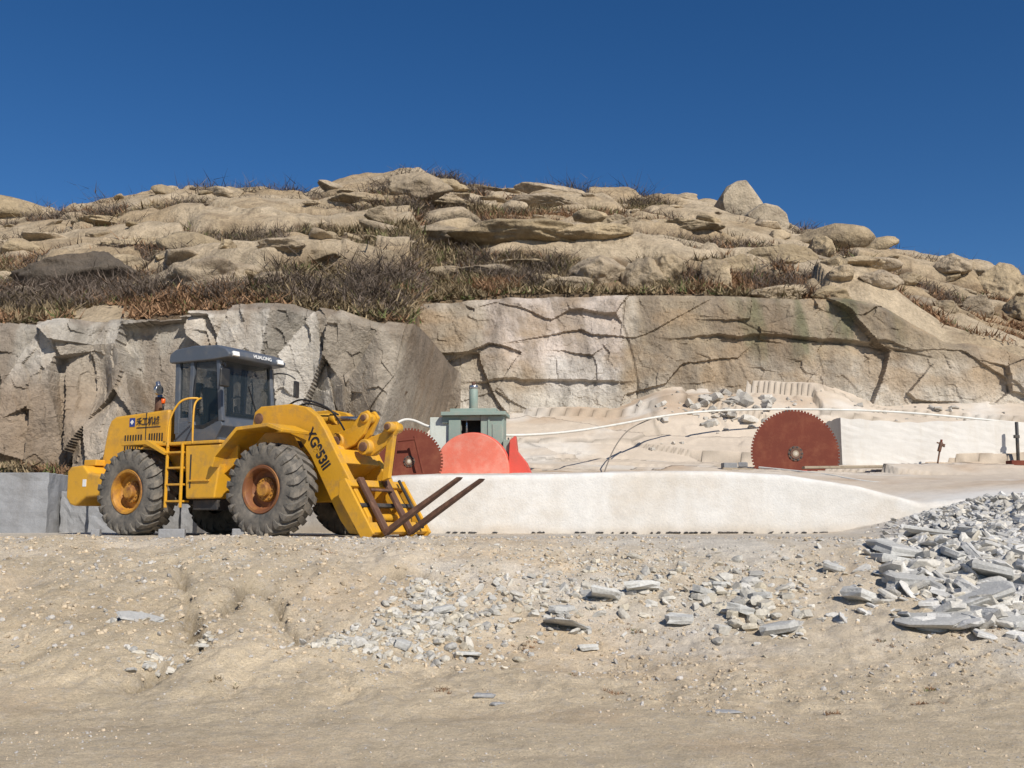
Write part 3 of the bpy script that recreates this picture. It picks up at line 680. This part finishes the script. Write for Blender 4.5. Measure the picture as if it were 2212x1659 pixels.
tyre('rear_wheel',0,-1.1,-1,M_yel2,M_yel2); tyre('rear_wheel_far',0,1.1,1,M_yel2,M_yel2)
tyre('front_wheel',3.3,-1.1,-1,M_rustrim,M_yel2); tyre('front_wheel_far',3.3,1.1,1,M_rustrim,M_yel2)
cyl('rear_axle',(0,-1.0,.8),(0,1.0,.8),.16,M_dark,L); cyl('front_axle',(3.3,-1.0,.8),(3.3,1.0,.8),.16,M_dark,L)
prism('counterweight',[(-2.08,.72),(-2.08,1.25),(-1.98,1.33),(-1.62,1.35),(-1.45,1.2),(-.95,1.12),(-.95,.75),(-1.5,.72),(-1.8,.55),(-1.95,.58)],-1.08,1.08,M_yel,L,.04,3)
box('counterweight_step',(-1.72,0,1.41),(.35,1.7,.12),M_yel,L)
prism('rear_frame',[(-1.5,.7),(-1.5,1.35),(1.9,1.35),(2.1,1.1),(2.1,.6),(1.2,.55)],-.42,.42,M_dark,L)
prism('engine_hood',[(-1.68,1.3),(-1.52,2.1),(-1.44,2.26),(-1.30,2.33),(.2,2.40),(.2,1.3)],-.64,.64,M_yel,L,.05,3)
prism('hood_skirt',[(-.85,1.2),(-.85,1.62),(.55,1.72),(.9,1.72),(.9,1.2)],-.8,.8,M_yel,L,.02)
prism('hood_seam',[(-.42,1.64),(-.42,2.36),(-.40,2.36),(-.40,1.64)],-.646,.646,M_dark,L,0)
for r_ in range(2):
    for k in range(7): box('vent',(-.98+k*.075,-.642,1.86-.19*r_),(.032,.012,.16),M_black,L,bev=0)
for k in range(6): box('vent_front',(-.3+k*.07,-.642,1.84),(.03,.012,.22),M_black,L,bev=0)
for k in range(9): box('rear_grille',(-1.60+.011*k,0,1.52+.055*k),(.03,.9,.022),M_black,L,bev=0)
box('tail_lamp',(-2.085,-.85,1.15),(.02,.14,.1),M_orange,L,bev=.004); box('tail_lamp',(-2.085,.85,1.15),(.02,.14,.1),M_orange,L,bev=.004)
box('reflector',(-1.55,-1.083,1.0),(.1,.008,.14),M_whited,L,bev=0)
cyl('exhaust_pipe',(-.45,-.3,2.3),(-.45,-.3,2.75),.05,M_steel,L); cyl('muffler',(-.45,-.3,2.42),(-.45,-.3,2.7),.09,M_rustf,L)
cyl('exhaust_tip',(-.45,-.3,2.75),(-.53,-.3,3.02),.045,M_steel,L)
cyl('air_intake',(-.05,.28,2.35),(-.05,.28,2.85),.07,M_black,L); cyl('air_cleaner',(-.05,.28,2.85),(-.05,.28,3.02),.14,M_black,L)
cyl('warning_lamp',(-.18,-.45,2.55),(-.18,-.45,2.64),.04,M_orange,L); cyl('lamp_stalk',(-.18,-.45,2.36),(-.18,-.45,2.55),.015,M_black,L)
cyl('work_lamp',(-.35,-.46,2.82),(-.28,-.46,2.82),.1,M_steel,L)
# hood lettering with plain stand-in mark
box('hood_mark',(-.80,-.645,2.19),(.15,.008,.17),M_blue,L,bev=0); box('hood_mark_inner',(-.80,-.651,2.19),(.07,.006,.07),M_whited,L,(0,R(45),0),bev=0)
text('hood_lettering','禾工机械',.17,M_decal,L,(-.68,-.648,2.13),(1,0,0.02),(0,0,1),0,.003,.95)
box('hood_stripe',(-.34,-.646,2.075),(.66,.006,.018),M_decal,L,bev=0)
# decks, tank, ladder
for s in (-1,1):
    box('deck',(1.25,s*.98,1.66),(1.95,.62,.06),M_yel,L)
    prism('side_tank',[(1.42,.66),(1.36,1.62),(2.22,1.62),(2.22,1.25),(2.12,.66)],s*1.27 if s<0 else .72,-.72 if s<0 else 1.27,M_yel,L,.03,3)
    for z in (.62,.92,1.22,1.5): box('ladder_step',(1.13,s*1.2,z),(.40,.22,.035),M_yel,L,bev=.006)
    for x in (.94,1.32): box('ladder_rail',(x,s*1.29,1.08),(.035,.05,1.15),M_yel,L,bev=.006)
    tube('handrail',[(.95,s*1.3,1.6),(.93,s*1.3,1.95),(1.0,s*1.28,2.25),(1.2,s*1.2,2.52),(1.35,s*1.0,2.5)],.02,M_yel,L)
    tube('handrail',[(1.55,s*1.28,1.65),(1.53,s*1.28,2.2),(1.50,s*1.2,2.45),(1.42,s*1.0,2.5)],.018,M_yel,L)
    prism('rear_mudguard',[(-.2,1.66),(.45,1.66),(.95,1.45),(.98,1.5),(.5,1.74),(-.2,1.74)],-1.38 if s<0 else .7,-.7 if s<0 else 1.38,M_yel,L,.01)
    box('tank_step',(1.75,s*1.285,.98),(.5,.03,.03),M_yel,L,bev=.005); box('tank_slot',(1.52,s*1.272,1.15),(.03,.01,.6),M_dark,L,bev=0)
box('battery_box',(1.78,-.9,.55),(.6,.5,.18),M_dark,L)
# cab
box('cab_floor',(1.0,0,1.74),(1.2,1.35,.12),M_cab,L)
prism('cab_lower_panel',[(.48,1.75),(.44,2.12),(.95,2.12),(1.0,2.0),(1.2,1.98),(1.62,2.15),(1.68,2.02),(1.5,1.75)],-.705,-.655,M_cab,L,.01)
prism('cab_lower_panel',[(.48,1.75),(.44,2.12),(.95,2.12),(1.0,2.0),(1.2,1.98),(1.62,2.15),(1.68,2.02),(1.5,1.75)],.655,.705,M_cab,L,.01)
prism('cab_front_panel',[(1.50,1.75),(1.66,2.02),(1.63,2.2),(1.55,2.2),(1.55,2.05),(1.44,1.8)],-.65,.65,M_cab,L,.01)
for s in (-1,1):
    y=s*.67
    prism('pillar_rear',[(.44,1.9),(.40,3.3),(.52,3.3),(.56,1.9)],y-.04,y+.04,M_cab,L,.012)
    prism('pillar_mid',[(.80,2.1),(.80,3.3),(.90,3.3),(.88,2.1)],y-.045,y+.045,M_cab,L,.012)
    prism('pillar_front',[(1.58,2.1),(1.46,3.3),(1.55,3.3),(1.68,2.1)],y-.04,y+.04,M_cab,L,.012)
    prism('door_sill',[(.55,2.1),(.55,2.2),(.8,2.2),(.8,2.1)],y-.03,y+.03,M_cab,L,.005)
    prism('door_glass',[(.92,2.02),(.92,3.26),(1.48,3.26),(1.60,2.14),(1.2,2.0)],y-.006,y+.006,M_glass,L,0)
    prism('rear_side_glass',[(.54,2.12),(.52,3.26),(.8,3.26),(.8,2.12)],y-.006,y+.006,M_glass,L,0)
    prism('door_frame_bottom',[(.9,1.97),(.9,2.05),(1.2,2.05),(1.62,2.2),(1.64,2.12),(1.2,1.96)],y-.035,y+.035,M_black,L,.005)
    cyl('door_handle',(.95,s*.73,2.35),(1.08,s*.73,2.35),.014,M_black,L)
    tube('door_hinge_bar',[(1.0,s*.72,2.2),(1.0,s*.76,2.5),(1.0,s*.76,2.95),(1.0,s*.72,3.1)],.012,M_black,L)
prism('windscreen',[(1.625,2.18),(1.50,3.28),(1.512,3.28),(1.637,2.18)],-.63,.63,M_glass,L,0)
box('rear_window',(.46,0,2.75),(.012,1.26,.95),M_glass,L,bev=0)
box('rear_cab_panel',(.47,0,2.03),(.05,1.3,.55),M_cab,L)
box('wiper',(1.60,.15,2.55),(.015,.02,.6),M_black,L,(R(20),R(-6),0),bev=0)
prism('cab_roof',[(.28,3.30),(.30,3.44),(.45,3.52),(.95,3.56),(1.55,3.52),(1.76,3.44),(1.86,3.34),(1.82,3.27),(1.4,3.25),(.32,3.26)],-.77,.77,M_cab,L,.05,3)
box('roof_hatch',(.9,0,3.58),(.6,.7,.06),M_cab,L)
for y in (-.6,.6): box('roof_lamp',(1.85,y,3.35),(.05,.16,.09),M_whited,L,(0,R(-12),0),bev=.01)
text('roof_lettering','HUALONG',.10,M_whited,L,(1.872,-.15,3.335),(0,1,0),(-.25,0,1),0,.0015)
for s in (-1,1):
    tube('mirror_arm',[(1.6,s*.7,3.15),(1.85,s*.85,3.2),(1.95,s*.95,3.05)],.014,M_black,L)
    box('mirror',(1.96,s*.97,2.85),(.05,.2,.34),M_black,L,(0,0,R(15*s)),bev=.03)
# interior
box('seat_base',(.95,0,2.05),(.5,.5,.25),M_seat,L,bev=.05); box('seat_back',(.72,0,2.5),(.14,.48,.7),M_seat,L,(0,R(-8),0),bev=.05)
cyl('steering_column',(1.45,0,1.9),(1.3,0,2.45),.04,M_black,L)
tube('steering_wheel',[(1.3+.07*math.cos(a),.19*math.sin(a),2.47+.17*math.cos(a)) for a in np.linspace(0,6.283,17)],.014,M_black,L)
box('dashboard',(1.48,0,2.2),(.18,.7,.2),M_black,L,bev=.03)
# articulation + front frame
box('articulation',(2.05,0,1.0),(.5,.5,.7),M_dark,L); cyl('articulation_pin',(2.05,0,.5),(2.05,0,1.5),.1,M_rustf,L)
prism('front_frame',[(2.2,.6),(2.2,1.45),(2.35,2.2),(2.8,2.22),(3.3,1.5),(4.05,1.15),(4.1,.6)],-.40,-.34,M_yel,L)
prism('front_frame',[(2.2,.6),(2.2,1.45),(2.35,2.2),(2.8,2.22),(3.3,1.5),(4.05,1.15),(4.1,.6)],.34,.40,M_yel,L)
box('front_frame_box',(3.1,0,.85),(1.9,.66,.45),M_yel,L); box('front_frame_deck',(2.5,0,1.6),(.5,.66,.3),M_dark,L)
for s in (-1,1):
    a,b_=(-1.42,-.72) if s<0 else (.72,1.42)
    prism('front_mudguard',[(2.14,1.22),(2.2,1.42),(2.72,1.88),(3.45,1.92),(3.78,1.80),(3.76,1.75),(3.43,1.86),(2.75,1.82),(2.26,1.38),(2.2,1.2)],a,b_,M_yel,L,.008)
    prism('mudguard_bracket',[(2.2,1.1),(2.2,1.4),(2.5,1.6),(2.5,1.3)],a+.3*(s<0),a+.3*(s<0)+.05,M_yel,L,.008)
    y0_,y1_=(-.64,-.48) if s<0 else (.48,.64)
    prism('lift_arm',[(2.36,2.0),(2.40,2.22),(2.55,2.32),(3.25,2.33),(3.6,2.26),(3.86,2.08),(4.04,1.84),(4.35,1.35),(5.02,.34),(5.02,.15),(4.85,.04),(4.62,.06),(4.42,.28),(3.74,1.38),(3.5,1.66),(3.25,1.80),(2.6,1.86),(2.42,1.9)],y0_,y1_,M_yel,L,.018)
    cyl('arm_pivot',(2.52,s*.66,2.1),(2.52,s*.42,2.1),.10,M_rustf,L); cyl('arm_pin',(4.84,s*.70,.22),(4.84,s*.42,.22),.09,M_rustf,L)
    cyl('lift_cylinder',(2.6,s*.43,.95),(3.5,s*.43,1.55),.075,M_yel,L); cyl('lift_rod',(3.4,s*.43,1.48),(3.85,s*.43,1.75),.04,M_steel,L)
cyl('arm_cross_tube',(3.95,-.5,1.45),(3.95,.5,1.45),.16,M_yel,L)
box('arm_cross_beam',(4.15,0,1.28),(.3,.98,.4),M_yel,L,(0,R(58),0))
text('arm_lettering','XG953II',.27,M_decal,L,(3.62,-.645,1.80),(.54,0,-.86),(.86,0,.54),.0,.008,.86)
# tilt linkage (centre)
cyl('tilt_cylinder',(2.75,0,2.12),(3.75,0,2.1),.095,M_yel,L); cyl('tilt_rod',(3.7,0,2.1),(4.45,0,2.06),.045,M_steel,L)
cyl('tilt_cylinder_head',(3.68,0,2.1),(3.8,0,2.1),.115,M_yel,L)
for y in (-.14,.06):
    prism('rocker_plate',[(3.82,1.52),(3.75,1.68),(3.84,1.82),(4.2,1.9),(4.42,2.16),(4.56,2.2),(4.66,2.08),(4.5,1.78),(4.3,1.6),(4.05,1.5)],y,y+.08,M_yel,L,.02)
prism('rocker_link',[(4.4,1.5),(4.42,1.66),(4.55,1.72),(4.82,1.80),(4.98,1.98),(5.12,1.98),(5.16,1.84),(4.98,1.6),(4.62,1.4),(4.48,1.4)],-.05,.05,M_yel,L,.02)
for x,z,r_ in ((3.93,1.67,.14),(4.53,1.55,.14),(4.52,2.06,.09),(5.04,1.88,.09)):
    cyl('linkage_boss',(x,-.18,z),(x,.18,z),r_,M_yel,L,bev=.015); cyl('linkage_pin',(x,-.21,z),(x,.21,z),r_*.6,M_rustf,L)
prism('push_link',[(4.96,1.85),(5.10,1.9),(4.98,1.0),(4.84,.95)],-.05,.05,M_yel,L)
tube('hydraulic_hose',[(2.6,-.2,2.2),(3.0,-.3,2.48),(3.5,-.28,2.4),(3.9,-.2,2.2),(4.2,-.3,1.85)],.018,M_black,L)
tube('hydraulic_hose',[(2.6,-.1,2.2),(3.1,-.2,2.42),(3.6,-.18,2.32),(3.9,-.1,2.15)],.018,M_black,L)
# fork carriage, tilted back
Cg=empty('fork_carriage',(5.34,0,.10),(0,R(-32.5),0)); Cg.parent=L
for y in (-.86,.80): prism('side_plate',[(-.32,.05),(-.36,.9),(-.22,1.12),(-.08,1.1),(-.06,.0),(-.2,-.02)],y,y+.06,M_yel,Cg,.015)
for y in (-.45,.42): prism('inner_plate',[(-.42,.0),(-.36,.8),(-.22,1.05),(-.12,1.0),(-.10,.0)],y-.03,y+.03,M_yel,Cg,.012)
box('top_beam',(-.14,0,1.02),(.10,1.66,.14),M_yel,Cg); box('bottom_beam',(-.14,0,.14),(.10,1.66,.20),M_yel,Cg); cyl('cross_tube',(-.3,-.8,.45),(-.3,.8,.45),.07,M_yel,Cg)
box('mid_beam',(-.15,0,.6),(.06,1.6,.08),M_dark,Cg)
for y in (-.52,.18):
    box('fork_shank',(-.03,y,.52),(.07,.14,1.12),M_rustf,Cg)
    prism('fork_tine',[(-.065,-.04),(-.065,.045),(.6,.04),(1.62,-.005),(1.66,-.03),(1.6,-.045)],y-.07,y+.07,M_rustf,Cg,.008)
box('fork_guard',(.03,-.17,.8),(.04,.6,.05),M_rustf,Cg); box('fork_stop',(-.0,.55,.55),(.05,.05,1.0),M_dark,Cg)
# wheel chocks (stone blocks)
def blk(name,px,py,D,w_,h_,mat,rz=0,dp=.3):
    x,y,z=W(px,py,D); return box(name,(x,y,z),(w_,dp,h_),mat,None,(0,0,rz),.015)
for px,w_,h_,D in ((208,.15,.14,18.0),(372,.42,.15,16.8),(515,.2,.15,17.2)): 
    o=blk('wheel_chock',px,1150,D,w_,h_,M_grayb,.2,.2); o.location.z=h_/2-.01
# ------------------------------------------------------------------ left granite blocks
for (x0,x1,y,z0,z1,d,rz) in ((-14.6,-10.75,23.0,-.05,1.36,1.6,.05),(-10.62,-9.9,23.7,-.05,.95,1.4,-.10),(-9.86,-8.5,23.3,-.05,1.12,1.4,.06),(-11.0,-8.3,25.1,.0,1.62,.9,.03),(-8.2,-6.9,24.9,-.05,1.3,1.2,-.05)):
    bm=bmesh.new(); bmesh.ops.create_cube(bm,size=1); bmesh.ops.scale(bm,vec=(x1-x0,d,z1-z0),verts=bm.verts)
    bmesh.ops.subdivide_edges(bm,edges=bm.edges,cuts=7,use_grid_fill=True)
    for v in bm.verts: v.co+=Vector([random.uniform(-.015,.015) for _ in range(3)])
    fin('granite_block',bm,M_grayb,None,((x0+x1)/2,y+d/2,(z0+z1)/2),(0,0,rz),.02)
# ------------------------------------------------------------------ second sawn wall
D=31.; xa=W(1775,0,D)[0]; xb=W(2192,0,D)[0]
bm=bmesh.new(); bmesh.ops.create_cube(bm,size=1); bmesh.ops.scale(bm,vec=(xb-xa,3.8,2.3),verts=bm.verts)
bmesh.ops.subdivide_edges(bm,edges=bm.edges,cuts=20,use_grid_fill=True)
for v in bm.verts:
    if v.co.z>1.1: v.co.z+=.05*math.sin(v.co.x*1.3)+random.uniform(-.03,.03)-.02*v.co.x
    v.co.y+=random.uniform(-.006,.006)
fin('sawn_granite_wall',bm,M_white,None,((xa+xb)/2,D+1.9,2.18),(0,0,0),.01)
# ------------------------------------------------------------------ saw blades
def blade(name,loc,rad,rz,tilt=0,nt_=84,hole=.09):
    e=empty(name,loc,(tilt,0,rz)); bm=bmesh.new(); out=[]
    for k in range(nt_):
        a=2*math.pi*k/nt_; st=2*math.pi/nt_
        for f,rr in ((0,rad),(.55,rad),(.62,rad-.05),(.93,rad-.05)): out.append(((a+f*st),rr))
    th=.012
    A=[bm.verts.new((r_*math.cos(a),-th,r_*math.sin(a))) for a,r_ in out]; B=[bm.verts.new((r_*math.cos(a),th,r_*math.sin(a))) for a,r_ in out]
    n=len(out)
    for i in range(n): bm.faces.new((A[i],B[i],B[(i+1)%n],A[(i+1)%n]))
    Ai=[bm.verts.new((hole*math.cos(a),-th,hole*math.sin(a))) for a,r_ in out]; Bi=[bm.verts.new((hole*math.cos(a),th,hole*math.sin(a))) for a,r_ in out]
    for i in range(n):
        j=(i+1)%n; bm.faces.new((A[i],A[j],Ai[j],Ai[i])); bm.faces.new((B[j],B[i],Bi[i],Bi[j])); bm.faces.new((Ai[i],Ai[j],Bi[j],Bi[i]))
    fin('disc',bm,M_rust,e)
    lathe('hub_ring',[(rad*.07,-.015),(rad*.07,-.05),(rad*.12,-.055),(rad*.13,-.03),(rad*.17,-.028),(rad*.175,-.012)],M_rustf,e)
    bm=bmesh.new()
    for k in range(10):
        a=2*math.pi*k/10; q=bmesh.ops.create_cone(bm,cap_ends=True,segments=8,radius1=.022*rad,radius2=.022*rad,depth=.03)
        bmesh.ops.rotate(bm,cent=(0,0,0),matrix=Matrix.Rotation(R(90),3,'X'),verts=q['verts']); bmesh.ops.translate(bm,vec=(.145*rad*math.cos(a),-.035,.145*rad*math.sin(a)),verts=q['verts'])
    fin('bolts',bm,M_dark,e); lathe('washer',[(rad*.05,-.03),(rad*.07,-.056),(rad*.04,-.056)],M_wood,e,seg=24)
    return e
blade('saw_blade',W(1718,980,30.2),96/F*30.2,0,R(-3))
blade('saw_blade',W(884,997,24.6),73/F*24.6,R(4),R(-4),64)
fr=empty('blade_rack',W(884,997,24.3))
tube('post',[(-.42,0,-.6),(-.30,0,.55)],.03,M_rust,fr,smooth=False); tube('post',[(.42,0,-.6),(.12,0,.62)],.03,M_rust,fr,smooth=False)
tube('rail',[(-.30,0,.50),(.15,0,.55)],.03,M_rust,fr,smooth=False); tube('rail',[(-.42,0,-.35),(.38,0,-.3)],.03,M_rust,fr,smooth=False)
# ------------------------------------------------------------------ SAW MACHINE
k=25.6/F
px0,_,pz0=W(1022,1032,25.6)
E=empty('stone_saw_machine',(px0,25.6,pz0-.05),(0,0,R(-6)))
def mx(px): return (px-1022)*k
def mz(py): return (1036-py)*k
def mbox(name,x0,x1,y0,y1,d0,d1,mat,bev=.015): return box(name,((mx(x0)+mx(x1))/2,(d0+d1)/2,(mz(y0)+mz(y1))/2),(mx(x1)-mx(x0),d1-d0,mz(y1)-mz(y0)),mat,E,bev=bev)
mbox('column',1036,1086,1010,896,.15,.85,M_green,.02); mbox('column_rib',1052,1056,1008,900,.12,.15,M_green,.004); mbox('column_door',1062,1082,980,915,.125,.15,M_green,.006)
mbox('cap_plate',950,1092,896,888,.0,1.05,M_green,.008); mbox('cap_top',968,1070,888,880,.15,.9,M_green,.008)
mbox('control_cabinet',922,984,1010,898,.25,.95,M_pale,.02); mbox('cabinet_band',950,986,912,896,.18,.9,M_green,.01); mbox('cabinet_inner',966,992,1000,905,.12,.3,M_green,.01)
mbox('gearbox',990,1034,1010,938,.3,.9,M_dark,.02); mbox('lintel',986,1036,906,896,.2,.3,M_green,.005)
mbox('back_panel',986,1036,940,896,.80,.86,M_dark,.005)
cyl('feed_screw',(mx(1003),.35,mz(938)),(mx(1003),.35,mz(896)),.03,M_steel,E)
cyl('hydraulic_column',(mx(1016),.5,mz(884)),(mx(1016),.5,mz(832)),.115,M_green,E); cyl('column_flange',(mx(1016),.5,mz(886)),(mx(1016),.5,mz(878)),.19,M_green,E)
cyl('column_cap',(mx(1016),.5,mz(834)),(mx(1016),.5,mz(826)),.125,M_steel,E); cyl('column_plug',(mx(1016),.5,mz(826)),(mx(1016),.5,mz(818)),.05,M_rustf,E)
def halfdisc(name,cx,rad,zc,z0,y0,y1,mat,par,squash=1):
    pts=[]; a0=math.asin(max(-1,min(1,(z0-zc)/rad)))
    for a in np.linspace(a0,math.pi-a0,40): pts.append((cx+rad*math.cos(a)*squash,zc+rad*math.sin(a)))
    return prism(name,pts,y0,y1,mat,par,.02)
halfdisc('blade_guard',mx(1022),.97,mz(1018),mz(1036),-.32,.02,M_red,E,.99)
halfdisc('guard_rim',mx(1022),1.0,mz(1018),mz(1036),-.06,.06,M_red2,E,.99)
prism('guard_chute',[(mx(1098),mz(1032)),(mx(1102),mz(952)),(mx(1114),mz(942)),(mx(1118),mz(975)),(mx(1138),mz(1000)),(mx(1152),mz(1032))],-.1,.3,M_red2,E)
mbox('guard_bracket',1086,1100,1030,950,.05,.12,M_green); mbox('rail',880,1180,1040,1032,.2,.3,M_dark); mbox('rail',880,1180,1040,1032,.8,.9,M_dark)
tube('lever',[(mx(1096),.2,mz(945)),(mx(1102),.1,mz(965)),(mx(1104),0,mz(1030))],.02,M_dark,E)
cyl('motor',(mx(925),.6,mz(990)),(mx(880),.6,mz(990)),.2,M_green,E)
# ------------------------------------------------------------------ hoses
def hose(pts,r_,mat=M_hose): return tube('hose',[W(*p) for p in pts],r_,mat)
hose([(845,925,26.2),(862,908,26.4),(890,905,26.6),(930,925,26.5),(1010,935,26.5),(1100,942,26.5),(1220,935,28),(1330,918,30),(1420,900,32.5),(1520,888,33.5),(1640,884,34),(1800,884,34.2),(1950,890,34.2),(2085,902,34),(2212,915,34)],.036)
hose([(1640,1010,29.5),(1700,1016,28.5),(1780,1024,27),(1850,1038,25.5),(1920,1046,24.8),(2010,1050,24.6),(2110,1054,24.6),(2212,1052,25),(2400,1050,25)],.035)
hose([(1303,1028,26),(1315,990,28),(1340,945,30),(1370,918,31.5),(1420,900,32.4)],.018,M_hosed)
hose([(1090,942,26.4),(1085,950,26.3),(1110,972,26.2),(1115,1010,26.1)],.03,M_hosed)
def plank(px0,py0,px1,py1,D,h_,dp,mat,name='timber_plank'):
    a=Vector(W(px0,py0,D)); b_=Vector(W(px1,py1,D)); d=b_-a
    return box(name,(a+b_)/2,(d.length,dp,h_),mat,None,(0,-math.atan2(d.z,d.x),0),.006)
plank(1735,1010,2010,1007,29.4,.07,.3,M_wood); plank(1930,1014,2110,1011,28.8,.07,.25,M_wood); plank(1560,1014,1625,1016,28.6,.10,.3,M_wood); plank(1640,1018,1742,1018,29,.04,.15,M_red2,'red_board')
blk('granite_block',1575,1006,28.8,.4,.16,M_grayb,.1); blk('granite_block',1605,1004,29.2,.25,.14,M_grayb,-.3)
blk('rusty_box',2200,1001,28.5,.6,.16,M_rust,.1)
rd=empty('rock_drill',W(2028,975,30.3)); 
cyl('drill_rod',(-.08,0,-.45),(.06,0,.18),.025,M_rustf,rd); cyl('drill_body',(.0,0,.0),(.09,0,.28),.055,M_rustf,rd); cyl('drill_handle',(-.05,0,.27),(.2,0,.2),.022,M_rustf,rd); cyl('drill_inlet',(.08,0,.2),(.16,-.06,.14),.03,M_rustf,rd); cyl('drill_cap',(.085,0,.28),(.1,0,.36),.035,M_rust,rd)
ps=empty('marker_post',W(2196,950,30.6)); cyl('post',(0,0,-.7),(.03,0,.55),.05,M_dark,ps); box('clamp',(0,0,.1),(.16,.1,.1),M_dark,ps)
# dark chips standing in for drill holes at the sawn face's foot
r=np.random.default_rng(77); xs_=np.concatenate([r.uniform(2.9,7.4,44),r.uniform(-1.5,2.9,22)]); P=np.stack([xs_,21-.05+0*xs_,.02+0*xs_],-1)
rocks('drill_hole_chips',P,np.stack([r.uniform(.02,.08,66),.05+0*xs_,r.uniform(.012,.03,66)],-1),M_dark,1,6,.7,None,.15,yaw=0*xs_,seed=78)
print('done')
